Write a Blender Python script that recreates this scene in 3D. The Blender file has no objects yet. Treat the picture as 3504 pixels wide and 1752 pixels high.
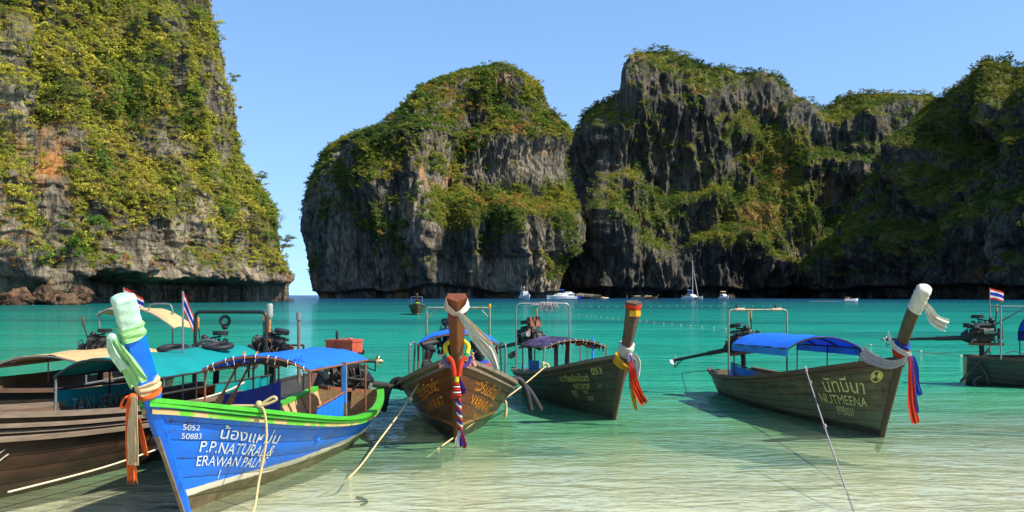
import bpy, bmesh, math, random
import numpy as np
from mathutils import Vector, Matrix
R = math.radians
rng = np.random.default_rng(7)
random.seed(7)
SC = bpy.context.scene
COL = SC.collection

# ------------------------------------------------------------------ camera
CAM_H = 2.3
FPX = 3300.0                       # focal length in pixels of the 3504-wide photograph
cam_data = bpy.data.cameras.new('camera')
cam_data.sensor_width = 36.0
cam_data.lens = FPX / 3504.0 * 36.0
cam_data.shift_y = 134.0 / 3504.0  # horizon sits below the middle of the cropped frame
cam_data.clip_start = 0.1
cam_data.clip_end = 60000
cam = bpy.data.objects.new('camera', cam_data)
cam.location = (0, 0, CAM_H)
cam.rotation_euler = (R(90), 0, 0)
COL.objects.link(cam)
SC.camera = cam

# ------------------------------------------------------------------ sky, sun, exposure
SUN_EL, SUN_AZ = 47.0, 112.0       # azimuth clockwise from the viewing direction
world = bpy.data.worlds.new('World')
SC.world = world
world.use_nodes = True
wn = world.node_tree.nodes; wl = world.node_tree.links
wn.clear()
sky = wn.new('ShaderNodeTexSky'); sky.sky_type = 'NISHITA'
sky.sun_disc = False
sky.sun_elevation = R(SUN_EL); sky.sun_rotation = R(SUN_AZ)
sky.air_density = 1.0; sky.dust_density = 0.25; sky.ozone_density = 3.0; sky.altitude = 0
hsv = wn.new('ShaderNodeHueSaturation'); hsv.inputs['Saturation'].default_value = 1.08
hsv.inputs['Value'].default_value = 1.0
bg = wn.new('ShaderNodeBackground'); bg.inputs['Strength'].default_value = 0.15
wo = wn.new('ShaderNodeOutputWorld')
tcw = wn.new('ShaderNodeTexCoord'); mpw = wn.new('ShaderNodeMapping'); mpw.inputs['Scale'].default_value = (1,1,.80); mpw.inputs['Location'].default_value = (0,0,.155)
nrw = wn.new('ShaderNodeVectorMath'); nrw.operation = 'NORMALIZE'
wl.new(tcw.outputs['Generated'], mpw.inputs['Vector']); wl.new(mpw.outputs[0], nrw.inputs[0]); wl.new(nrw.outputs[0], sky.inputs['Vector'])
wl.new(sky.outputs[0], hsv.inputs['Color']); wl.new(hsv.outputs[0], bg.inputs['Color']); wl.new(bg.outputs[0], wo.inputs['Surface'])
sun_data = bpy.data.lights.new('sun', 'SUN')
sun_data.energy = 4.8; sun_data.angle = R(0.53); sun_data.color = (1.0, 0.93, 0.80)
sun = bpy.data.objects.new('sun', sun_data)
TO_SUN = Vector((math.sin(R(SUN_AZ))*math.cos(R(SUN_EL)), math.cos(R(SUN_AZ))*math.cos(R(SUN_EL)), math.sin(R(SUN_EL))))
sun.rotation_euler = TO_SUN.to_track_quat('Z', 'Y').to_euler()
sun.location = TO_SUN * 300
COL.objects.link(sun)
vs = SC.view_settings
vs.view_transform = 'Standard'; vs.look = 'None'; vs.exposure = 0.75; vs.gamma = 1.0; vs.use_curve_mapping = False
SC.cycles.use_denoising = True
SC.cycles.max_bounces = 8; SC.cycles.diffuse_bounces = 3; SC.cycles.glossy_bounces = 3
SC.cycles.transparent_max_bounces = 12
SC.cycles.sample_clamp_indirect = 4.0
SC.cycles.caustics_reflective = False; SC.cycles.caustics_refractive = False

# ------------------------------------------------------------------ helpers
K = 3504.0 / 2576.0                # survey notes were taken on a 2576-wide copy of the photograph
def at(u, v, Y):
    """world point seen at survey position (u, v) and lying Y metres away"""
    return Vector(((u*K - 1752)/FPX*Y, Y, CAM_H - (v*K - 1010)/FPX*Y))
def on_water(u, v, z=0.0):
    Y = (CAM_H - z)*FPX/(v*K - 1010)
    return Vector(((u*K - 1752)/FPX*Y, Y, z))

def tag(o, label=None, cat=None, group=None, kind=None):
    if label: o['label'] = label
    if cat: o['category'] = cat
    if group: o['group'] = group
    if kind: o['kind'] = kind
    return o
def empty(name, loc=(0,0,0), rz=0.0, parent=None):
    o = bpy.data.objects.new(name, None)
    o.empty_display_size = 0.2
    o.location = loc; o.rotation_euler = (0,0,rz)
    COL.objects.link(o)
    if parent: o.parent = parent
    return o

# numpy gradient noise
_perm = rng.permutation(512)
_grad = rng.normal(size=(512,3)); _grad /= np.linalg.norm(_grad, axis=1)[:,None]
def pn(x, y, z):
    x = np.asarray(x, float); y = np.asarray(y, float); z = np.asarray(z, float)
    x, y, z = np.broadcast_arrays(x, y, z)
    xi = np.floor(x).astype(int); yi = np.floor(y).astype(int); zi = np.floor(z).astype(int)
    xf = x-xi; yf = y-yi; zf = z-zi
    def fade(t): return t*t*t*(t*(t*6-15)+10)
    u, v, w = fade(xf), fade(yf), fade(zf)
    def g(i,j,k):
        h = _perm[(_perm[(_perm[(xi+i)&511]+yi+j)&511]+zi+k)&511]
        gr = _grad[h]
        return gr[...,0]*(xf-i)+gr[...,1]*(yf-j)+gr[...,2]*(zf-k)
    def lerp(a,b,t): return a+(b-a)*t
    return 1.6*lerp(lerp(lerp(g(0,0,0),g(1,0,0),u),lerp(g(0,1,0),g(1,1,0),u),v),
                lerp(lerp(g(0,0,1),g(1,0,1),u),lerp(g(0,1,1),g(1,1,1),u),v),w)
def fbm(x,y,z,oct=4,gain=.5,lac=2.03):
    s=0; a=1; f=1
    for i in range(oct):
        s = s + a*pn(x*f+i*17.3,y*f+i*5.1,z*f+i*9.7); a*=gain; f*=lac
    return s
def ridged(x,y,z,oct=4,gain=.5):
    s=0; a=1; f=1
    for i in range(oct):
        s = s + a*(1-2*np.abs(pn(x*f+i*11.3,y*f+i*7.7,z*f+i*3.1))); a*=gain; f*=2.1
    return s
def sstep(a,b,x):
    t = np.clip((x-a)/(b-a),0,1); return t*t*(3-2*t)

def np_mesh(name, co, faces, mats, smooth=True, colors=None, midx=None, attrs=None):
    """co (n,3), faces (m,k) int array with k 3 or 4; colors per face (m,3)"""
    me = bpy.data.meshes.new(name)
    n, m, k = len(co), len(faces), faces.shape[1]
    me.vertices.add(n); me.vertices.foreach_set('co', np.ascontiguousarray(co, np.float32).ravel())
    me.loops.add(m*k); me.loops.foreach_set('vertex_index', np.ascontiguousarray(faces, np.int32).ravel())
    me.polygons.add(m)
    me.polygons.foreach_set('loop_start', np.arange(0, m*k, k, dtype=np.int32))
    me.polygons.foreach_set('loop_total', np.full(m, k, np.int32))
    me.polygons.foreach_set('use_smooth', np.full(m, smooth, bool))
    if midx is not None: me.polygons.foreach_set('material_index', np.ascontiguousarray(midx, np.int32))
    for mm in mats: me.materials.append(mm)
    me.update(calc_edges=True)
    if colors is not None:
        ca = me.attributes.new('tint', 'FLOAT_COLOR', 'FACE')
        c4 = np.ones((m,4), np.float32); c4[:,:3] = colors
        ca.data.foreach_set('color', c4.ravel())
    for nm, arr in (attrs or {}).items():
        a = me.attributes.new(nm, 'FLOAT', 'POINT'); a.data.foreach_set('value', np.ascontiguousarray(arr, np.float32))
    return me
def link(name, me, parent=None):
    o = bpy.data.objects.new(name, me); COL.objects.link(o)
    if parent: o.parent = parent
    return o

# ------------------------------------------------------------------ node helpers
class NT:
    def __init__(s, name):
        s.m = bpy.data.materials.new(name); s.m.use_nodes = True
        s.t = s.m.node_tree; s.n = s.t.nodes; s.l = s.t.links; s.n.clear()
        s.out = s.n.new('ShaderNodeOutputMaterial')
    def put(s, sock, v):
        if v is None: return
        if isinstance(v, bpy.types.NodeSocket): s.l.new(v, sock)
        else:
            if sock.type == 'RGBA' and len(v) == 3: v = (*v, 1)
            sock.default_value = v
    def coord(s, kind='Object'):
        return s.n.new('ShaderNodeTexCoord').outputs[kind]
    def pos(s): return s.n.new('ShaderNodeNewGeometry').outputs['Position']
    def mapping(s, vec, scale=(1,1,1), loc=(0,0,0), rot=(0,0,0)):
        n = s.n.new('ShaderNodeMapping'); s.put(n.inputs['Vector'], vec)
        n.inputs['Scale'].default_value = scale; n.inputs['Location'].default_value = loc; n.inputs['Rotation'].default_value = rot
        return n.outputs[0]
    def noise(s, vec, scale=5, detail=4, rough=.55, dist=0):
        n = s.n.new('ShaderNodeTexNoise'); s.put(n.inputs['Vector'], vec)
        n.inputs['Scale'].default_value = scale; n.inputs['Detail'].default_value = detail
        n.inputs['Roughness'].default_value = rough; n.inputs['Distortion'].default_value = dist
        return n.outputs['Fac']
    def voronoi(s, vec, scale=5, feature='F1'):
        n = s.n.new('ShaderNodeTexVoronoi'); n.feature = feature; s.put(n.inputs['Vector'], vec); n.inputs['Scale'].default_value = scale
        return n.outputs['Distance']
    def ramp(s, fac, stops, interp='LINEAR'):
        n = s.n.new('ShaderNodeValToRGB'); s.put(n.inputs[0], fac); cr = n.color_ramp; cr.interpolation = interp
        while len(cr.elements) < len(stops): cr.elements.new(0.5)
        for e, (p, c) in zip(cr.elements, stops):
            e.position = p
            e.color = (c, c, c, 1) if isinstance(c, (int, float)) else ((*c, 1) if len(c) == 3 else c)
        return n.outputs[0]
    def math(s, op, a, b=None, clamp=False, c=None):
        n = s.n.new('ShaderNodeMath'); n.operation = op; n.use_clamp = clamp
        s.put(n.inputs[0], a); s.put(n.inputs[1], b)
        if c is not None: s.put(n.inputs[2], c)
        return n.outputs[0]
    def maprange(s, v, a, b, c=0.0, d=1.0, smooth=False):
        n = s.n.new('ShaderNodeMapRange'); s.put(n.inputs[0], v)
        if smooth: n.interpolation_type = 'SMOOTHSTEP'
        for i, x in enumerate((a, b, c, d)): n.inputs[1+i].default_value = x
        return n.outputs[0]
    def mix(s, fac, a, b, mode='MIX'):
        n = s.n.new('ShaderNodeMix'); n.data_type = 'RGBA'; n.blend_type = mode
        s.put(n.inputs[0], fac); s.put(n.inputs[6], a); s.put(n.inputs[7], b)
        return n.outputs[2]
    def sep(s, vec):
        n = s.n.new('ShaderNodeSeparateXYZ'); s.put(n.inputs[0], vec); return n.outputs
    def attr(s, name, out='Color'):
        n = s.n.new('ShaderNodeAttribute'); n.attribute_name = name; return n.outputs[out]
    def bump(s, h, strength=.3, dist=.02, normal=None):
        n = s.n.new('ShaderNodeBump'); s.put(n.inputs['Height'], h)
        s.put(n.inputs['Strength'], strength); n.inputs['Distance'].default_value = dist
        if normal is not None: s.put(n.inputs['Normal'], normal)
        return n.outputs[0]
    def bsdf(s, color, rough=.6, metal=0, normal=None, spec=.5, **kw):
        n = s.n.new('ShaderNodeBsdfPrincipled')
        s.put(n.inputs['Base Color'], color); s.put(n.inputs['Roughness'], rough); s.put(n.inputs['Metallic'], metal)
        n.inputs['Specular IOR Level'].default_value = spec
        if normal is not None: s.put(n.inputs['Normal'], normal)
        for k, v in kw.items(): s.put(n.inputs[k], v)
        return n.outputs[0]
    def mixsh(s, fac, a, b):
        n = s.n.new('ShaderNodeMixShader'); s.put(n.inputs[0], fac); s.l.new(a, n.inputs[1]); s.l.new(b, n.inputs[2])
        return n.outputs[0]
    def done(s, sh):
        s.l.new(sh, s.out.inputs['Surface']); return s.m

# ------------------------------------------------------------------ sea and sand
def make_water_material():
    t = NT('sea_water')
    p = t.pos(); X, Y, Z = t.sep(p)
    far = t.maprange(Y, 25, 260, 0, 1)
    # depth coordinate: the shelf falls away from the beach, a little later on the right
    wob = t.noise(t.mapping(p, (.05,.11,1)), 1.0, 3, .55)
    wob2 = t.noise(t.mapping(p, (.35,.8,1)), 1.0, 3, .6)
    d = t.math('SUBTRACT', Y, t.math('MULTIPLY', X, .22))
    d = t.math('ADD', d, t.math('MULTIPLY', t.math('SUBTRACT', wob, .5), 7.0))
    d = t.math('ADD', d, t.math('MULTIPLY', t.math('SUBTRACT', wob2, .5), 2.2))
    big = t.noise(t.mapping(p, (.004,.02,1)), 1.0, 4, .6)
    lg = t.math('LOGARITHM', t.math('MAXIMUM', d, 1.0), 10.0)          # 10 m -> 1, 100 m -> 2, 1 km -> 3
    lg2 = t.math('ADD', lg, t.math('MULTIPLY', t.math('SUBTRACT', big, .5), t.maprange(Y, 30, 120, 0, .55)))
    f = t.math('DIVIDE', lg2, 4.0)
    body = t.ramp(f, [(.24,(.55,.56,.37)), (.272,(.41,.52,.30)), (.305,(.15,.45,.21)), (.338,(.026,.315,.18)), (.37,(.006,.255,.150)), (.43,(.003,.222,.146)),
                      (.51,(.002,.165,.122)), (.59,(.002,.100,.092)), (.635,(.003,.058,.085)), (.69,(.005,.040,.090)), (.80,(.008,.036,.11)), (1,(.01,.04,.13))])
    mott = t.noise(t.mapping(p, (.18,.55,1), loc=(3,1,0)), 1.0, 4, .62, .4)
    reef = t.noise(t.mapping(p, (.012,.055,1), loc=(13,4,0)), 1.0, 4, .55, .3)
    body = t.mix(1.0, body, t.ramp(mott, [(.30,(.66,.75,.77)),(.5,(1,1,1))]), 'MULTIPLY')
    body = t.mix(t.maprange(Y, 22, 60, 0, 1), body, t.mix(1.0, body, t.ramp(reef, [(.36,(.55,.60,.66)),(.50,(1,1,1)),(.66,(1.2,1.12,1.08))]), 'MULTIPLY'))
    murk = t.ramp(f, [(.22,.12), (.27,.26), (.31,.60), (.345,.92), (.38,1.0)])
    # ripples: short crossing wavelets plus longer swell, all fine relief
    w1 = t.noise(t.mapping(p, (1.5,3.3,1), rot=(0,0,.08)), 1.0, 2, .5, 1.1)
    w2 = t.noise(t.mapping(p, (.35,.9,1), rot=(0,0,.25)), 1.0, 3, .55, .3)
    w3 = t.noise(t.mapping(p, (4.6,7.5,1), rot=(0,0,-.2)), 1.0, 2, .5, .5)
    w4 = t.noise(t.mapping(p, (.07,.20,1), rot=(0,0,.1)), 1.0, 4, .6, .5)
    gust = t.maprange(t.noise(t.mapping(p, (.02,.07,1), loc=(5,9,0)), 1.0, 3, .6), .35, .65, .35, 1.15)
    h = t.math('ADD', t.math('MULTIPLY', w4, t.maprange(Y, 20, 120, 0, 9.0)), t.math('MULTIPLY', t.math('ADD', t.math('MULTIPLY', w1, .55), t.math('ADD', t.math('MULTIPLY', w2, 1.5), t.math('MULTIPLY', w3, .22))), gust))
    nrm = t.bump(t.math('MULTIPLY', h, t.maprange(Y, 9, 26, .30, 1.0)), 1.0, .20)
    dif = t.n.new('ShaderNodeBsdfDiffuse'); t.put(dif.inputs['Color'], body); t.put(dif.inputs['Normal'], nrm)
    tr = t.n.new('ShaderNodeBsdfTransparent'); t.put(tr.inputs['Color'], (.93,.985,.95))
    inner = t.mixsh(murk, tr.outputs[0], dif.outputs[0])
    gl = t.n.new('ShaderNodeBsdfGlossy'); gl.inputs['Roughness'].default_value = .045; t.put(gl.inputs['Normal'], nrm)
    t.put(gl.inputs['Color'], (1,1,1))
    fr = t.n.new('ShaderNodeFresnel'); fr.inputs['IOR'].default_value = 1.33; t.put(fr.inputs['Normal'], nrm)
    fac = t.math('MINIMUM', t.math('MULTIPLY', fr.outputs[0], .95), t.maprange(Y, 12, 45, .50, .36))
    return t.done(t.mixsh(fac, inner, gl.outputs[0]))
def make_sand_material():
    t = NT('sand'); p = t.pos()
    n1 = t.noise(t.mapping(p,(.5,1.2,1)), 1.0, 5, .6); n2 = t.noise(p, 40, 3, .6)
    rip = t.noise(t.mapping(p,(1.6,3.0,1),rot=(0,0,.15)), 1.0, 2, .5, .9)
    c = t.ramp(n1, [(.3,(.60,.55,.36)), (.55,(.72,.67,.46)), (.75,(.80,.75,.56))])
    c = t.mix(.25, c, t.ramp(n2,[(.3,(.4,.36,.26)),(.7,(.8,.76,.6))]), 'MULTIPLY')
    net = t.voronoi(t.mapping(p,(2.0,3.2,1)), 1.0, 'SMOOTH_F1')
    h = t.math('ADD', t.math('ADD', rip, t.math('MULTIPLY', net, .8)), t.math('MULTIPLY', n2, .1))
    return t.done(t.bsdf(c, .9, 0, t.bump(h, 1.0, .07)))
M = {}
M['water'] = make_water_material(); M['sand'] = make_sand_material()

def seabed_z(X, Y):
    prof = np.interp(Y, [-60,-10,0,7,10,13,16,20,30,60,150,400,30000], [5,2.2,.75,.05,-.16,-.3,-.5,-.85,-1.7,-4,-9,-16,-40])
    return prof + .05*fbm(X*.3, Y*.3, 0*X, 3) * (np.abs(Y) < 100)
gx = np.concatenate([[-20000,-5000,-1200,-400,-150,-60], np.linspace(-40,40,130), [60,150,400,1200,5000,20000]])
gy = np.concatenate([[-400,-60], np.linspace(-20,40,120), [50,70,100,160,300,700,2000,6000,30000]])
XX, YY = np.meshgrid(gx, gy)
co = np.stack([XX, YY, seabed_z(XX,YY)], -1).reshape(-1,3)
def grid_faces(nr, nc, flip=False):
    i = np.arange(nr-1)[:,None]*nc + np.arange(nc-1)[None,:]
    f = np.stack([i, i+1, i+1+nc, i+nc], -1).reshape(-1,4)
    return f[:,::-1].copy() if flip else f
tag(link('seabed_sand', np_mesh('seabed_sand', co, grid_faces(len(gy),len(gx)), [M['sand']])), kind='structure')
wx = np.array([-25000,-3000,-400,-60,60,400,3000,25000.]); wy = np.array([-30,6,30,120,600,3000,30000.])
XX, YY = np.meshgrid(wx, wy)
co = np.stack([XX, YY, 0*XX], -1).reshape(-1,3)
tag(link('sea', np_mesh('sea', co, grid_faces(len(wy),len(wx)), [M['water']], smooth=False)), kind='structure')

# ------------------------------------------------------------------ limestone cliffs
def make_rock_material(name, base=((.055,.062,.060),(.13,.135,.125),(.26,.25,.22)), stain=(.36,.15,.045), stain_amt=.5, strata=0.0, green=.0):
    t = NT(name); p = t.pos()
    big = t.noise(t.mapping(p,(.02,.02,.012)), 1.0, 5, .6)
    streak = t.noise(t.mapping(p,(.16,.16,.022)), 1.0, 5, .62, .5)
    fine = t.noise(t.mapping(p,(.6,.6,.25)), 1.0, 5, .65)
    warp = t.n.new('ShaderNodeVectorMath'); warp.operation = 'ADD'; t.put(warp.inputs[0], t.mapping(p,(.20,.20,.045)))
    wv = t.n.new('ShaderNodeTexNoise'); t.put(wv.inputs['Vector'], t.mapping(p,(.1,.1,.1))); wv.inputs['Scale'].default_value = 1.0; wv.inputs['Detail'].default_value = 3
    wsc = t.n.new('ShaderNodeVectorMath'); wsc.operation = 'SCALE'; t.put(wsc.inputs[0], wv.outputs['Color']); wsc.inputs['Scale'].default_value = .45; t.put(warp.inputs[1], wsc.outputs[0])
    crack = t.voronoi(warp.outputs[0], 1.0, 'DISTANCE_TO_EDGE')
    v = t.math('ADD', t.math('MULTIPLY', big, .35), t.math('ADD', t.math('MULTIPLY', streak, .5), t.math('MULTIPLY', fine, .35)))
    c = t.ramp(v, [(.485, base[0]), (.595, base[1]), (.725, base[2])])
    c = t.mix(t.maprange(crack, .0, .10, .6, 0), c, tuple(np.array(base[0])*.45))
    st = t.noise(t.mapping(p,(.035,.035,.02),loc=(31,7,3)), 1.0, 5, .65)
    sm = t.math('MULTIPLY', t.maprange(st, .56, .68, 0, 1, True), stain_amt)
    sm = t.math('MULTIPLY', sm, t.maprange(fine, .35, .6, .4, 1))
    c = t.mix(sm, c, stain)
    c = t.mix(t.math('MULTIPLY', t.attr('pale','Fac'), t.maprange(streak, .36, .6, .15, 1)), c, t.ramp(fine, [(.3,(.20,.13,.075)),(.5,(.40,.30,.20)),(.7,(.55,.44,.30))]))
    veg = t.attr('veg','Fac')
    gc = t.ramp(t.noise(t.mapping(p,(.12,.12,.12)),1.0,4,.6), [(.35,(.034,.046,.010)),(.55,(.105,.105,.020)),(.72,(.20,.145,.035))])
    dryc = t.ramp(fine, [(.3,(.16,.10,.03)),(.6,(.33,.20,.06)),(.8,(.42,.27,.09))])
    gc = t.mix(t.attr('dry','Fac'), gc, dryc)
    c = t.mix(t.maprange(t.math('ADD', veg, t.math('MULTIPLY', t.math('SUBTRACT', fine, .5), .9)), .25, .7, 0, .95, True), c, gc)
    h = t.math('ADD', t.math('MULTIPLY', streak, 1.2), t.math('ADD', fine, t.math('MULTIPLY', t.math('MINIMUM', crack, .2), 1.6)))
    if strata:
        zz = t.sep(p)[2]
        lay = t.noise(t.mapping(p,(.06,.06,1.1)), 1.0, 3, .6, .3)
        h = t.math('ADD', h, t.math('MULTIPLY', lay, strata))
        c = t.mix(t.maprange(lay, .36, .46, .65*min(1,strata), 0), c, (.02,.022,.02))
    return t.done(t.bsdf(c, .92, 0, t.bump(h, 1.0, 1.6), spec=.2))
M['rock_near'] = make_rock_material('limestone_warm', ((.044,.038,.029),(.155,.132,.092),(.33,.275,.18)), (.44,.19,.045), .95, .30)  # lighter, warmer limestone for the left headland
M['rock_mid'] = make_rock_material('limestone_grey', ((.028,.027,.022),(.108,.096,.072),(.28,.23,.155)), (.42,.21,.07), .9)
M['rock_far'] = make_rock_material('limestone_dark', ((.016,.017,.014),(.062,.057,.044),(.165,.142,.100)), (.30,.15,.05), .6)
def make_leaf_material():
    t = NT('cliff_foliage')
    a = t.n.new('ShaderNodeAttribute'); a.attribute_type = 'INSTANCER'; a.attribute_name = 'tint'
    sh = t.attr('shade', 'Fac')
    vm = t.n.new('ShaderNodeVectorMath'); vm.operation = 'SCALE'; t.put(vm.inputs[0], a.outputs['Vector']); t.put(vm.inputs['Scale'], sh)
    c = vm.outputs[0]
    d = t.bsdf(c, .75, 0, spec=.12)
    tr = t.n.new('ShaderNodeBsdfTranslucent'); t.put(tr.inputs['Color'], c)
    return t.done(t.mixsh(.2, d, tr.outputs[0]))
M['leaf'] = make_leaf_material()

BUSHES = bpy.data.collections.new('bush_shapes')          # leaf clumps, used only as instances
def make_bush_shapes(n=10, cards=190):
    r = np.random.default_rng(5)
    for k in range(n):
        nl = r.integers(5,9)
        lobes = r.normal(size=(nl,3))*np.array([.46,.46,.26]); lr = r.uniform(.26,.52,nl)
        pick = r.integers(0,nl,cards)
        d = r.normal(size=(cards,3)); d[:,2] = np.abs(d[:,2])*.9-.10; d /= np.linalg.norm(d,axis=1)[:,None]
        c = lobes[pick] + d*lr[pick][:,None]*r.uniform(.55,1.12,(cards,1))
        nrm = d + r.normal(size=(cards,3))*.35; nrm /= np.linalg.norm(nrm,axis=1)[:,None]
        a = np.cross(nrm, r.normal(size=(cards,3))); a /= np.linalg.norm(a,axis=1)[:,None]
        b = np.cross(nrm, a); s1 = r.uniform(.06,.135,(cards,1)); s2 = s1*r.uniform(.55,.95,(cards,1)); kk = r.uniform(-.35,.35,(cards,1))
        q = np.stack([c-a*s1, c-b*s2+a*s1*kk, c+a*s1, c+b*s2-a*s1*kk], 1).reshape(-1,3)
        me = np_mesh('bush_shape', q, np.arange(cards*4).reshape(cards,4), [M['leaf']], smooth=False)
        at_ = me.attributes.new('shade','FLOAT','FACE'); at_.data.foreach_set('value', (r.uniform(.72,1.15,cards)*r.uniform(.85,1.1,nl)[pick]).astype(np.float32))
        BUSHES.objects.link(bpy.data.objects.new('bush_shape', me))
make_bush_shapes()
def make_scatter_group():
    g = bpy.data.node_groups.new('scatter_bushes','GeometryNodeTree')
    g.interface.new_socket('Geometry', in_out='INPUT', socket_type='NodeSocketGeometry'); g.interface.new_socket('Geometry', in_out='OUTPUT', socket_type='NodeSocketGeometry')
    N = g.nodes; gi = N.new('NodeGroupInput'); go = N.new('NodeGroupOutput')
    m2p = N.new('GeometryNodeMeshToPoints'); ci = N.new('GeometryNodeCollectionInfo'); ci.inputs['Collection'].default_value = BUSHES
    ci.inputs['Separate Children'].default_value = True; ci.inputs['Reset Children'].default_value = True
    ip = N.new('GeometryNodeInstanceOnPoints'); ip.inputs['Pick Instance'].default_value = True
    def na(nm, ty):
        x = N.new('GeometryNodeInputNamedAttribute'); x.data_type = ty; x.inputs['Name'].default_value = nm
        return [o for o in x.outputs if o.enabled and o.name == 'Attribute'][0]
    L = g.links
    L.new(gi.outputs[0], m2p.inputs['Mesh']); L.new(m2p.outputs[0], ip.inputs['Points']); L.new(ci.outputs[0], ip.inputs['Instance'])
    L.new(na('kind','INT'), ip.inputs['Instance Index']); L.new(na('size','FLOAT_VECTOR'), ip.inputs['Scale']); L.new(na('turn','FLOAT_VECTOR'), ip.inputs['Rotation'])
    L.new(ip.outputs[0], go.inputs[0]); return g
SCATTER = make_scatter_group()
def foliage_object(P, S, C, seed, squash=.85):
    """bushes standing at positions P with radii S and leaf colours C"""
    r = np.random.default_rng(seed); n = len(P)
    me = bpy.data.meshes.new('foliage_points'); me.vertices.add(n); me.vertices.foreach_set('co', np.ascontiguousarray(P,np.float32).ravel())
    a = me.attributes.new('kind','INT','POINT'); a.data.foreach_set('value', r.integers(0,10,n).astype(np.int32))
    sc = np.stack([S*r.uniform(.85,1.25,n), S*r.uniform(.85,1.25,n), S*squash*r.uniform(.8,1.2,n)],-1)
    a = me.attributes.new('size','FLOAT_VECTOR','POINT'); a.data.foreach_set('vector', sc.astype(np.float32).ravel())
    a = me.attributes.new('turn','FLOAT_VECTOR','POINT'); a.data.foreach_set('vector', np.stack([r.uniform(-.3,.3,n),r.uniform(-.3,.3,n),r.uniform(0,6.283,n)],-1).astype(np.float32).ravel())
    a = me.attributes.new('tint','FLOAT_VECTOR','POINT'); a.data.foreach_set('vector', np.clip(C,.003,1).astype(np.float32).ravel())
    me.materials.append(M['leaf'])
    o = link('cliff_foliage', me); md = o.modifiers.new('scatter','NODES'); md.node_group = SCATTER
    return o
def leaf_colors(n, r, warm=.35, dry=.1, lum=1.0, P=None, scale=1.0):
    """leaf colour changes from patch to patch, with a little variation inside each patch"""
    pal = np.array([(.034,.062,.014),(.062,.112,.018),(.110,.150,.020),(.185,.188,.020),(.26,.235,.030),(.24,.165,.045)])
    x,y,z = P[:,0]/scale, P[:,1]/scale, P[:,2]/scale
    k = .56 + .55*fbm(x/16,y/16,z/13,3) + .30*pn(x/3.5,y/3.5,z/3.5) + (warm-.35)*1.2 + r.normal(size=n)*.10
    k = np.clip(k,0,.999)*4.0
    br = fbm(x/11+40,y/11,z/9,3) > (.85-dry*2.2)
    k = np.where(br & (r.random(n)<.55), 5.0, k)
    i0 = np.floor(k).astype(int).clip(0,5); f = (k-i0)[:,None]
    return (pal[i0]*(1-f)+pal[np.minimum(i0+1,5)]*f)*r.uniform(.82,1.2,(n,1))*lum*1.1

def grid_normals(G):
    du = np.gradient(G, axis=1); dv = np.gradient(G, axis=0)
    n = np.cross(du, dv); a = np.linalg.norm(n, axis=2)
    return n/np.maximum(a,1e-9)[...,None], a
def project(P):
    return ((P[...,0]/P[...,1])*FPX+1752)/K, (1010-(P[...,2]-CAM_H)/P[...,1]*FPX)/K
def scatter(G, N, A, dens, n, r, front):
    w = (A*dens*front).ravel(); w = w/w.sum()
    idx = r.choice(w.size, size=n, p=w)
    du = np.gradient(G, axis=1).reshape(-1,3); dv = np.gradient(G, axis=0).reshape(-1,3)
    return G.reshape(-1,3)[idx] + du[idx]*r.uniform(-.5,.5,(n,1)) + dv[idx]*r.uniform(-.5,.5,(n,1)), idx
def patch(U, V, items):
    s = 0
    for (u, v, ru, rv, a) in items: s = s + a*np.exp(-((U-u)/ru)**2-((V-v)/rv)**2)
    return s

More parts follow.
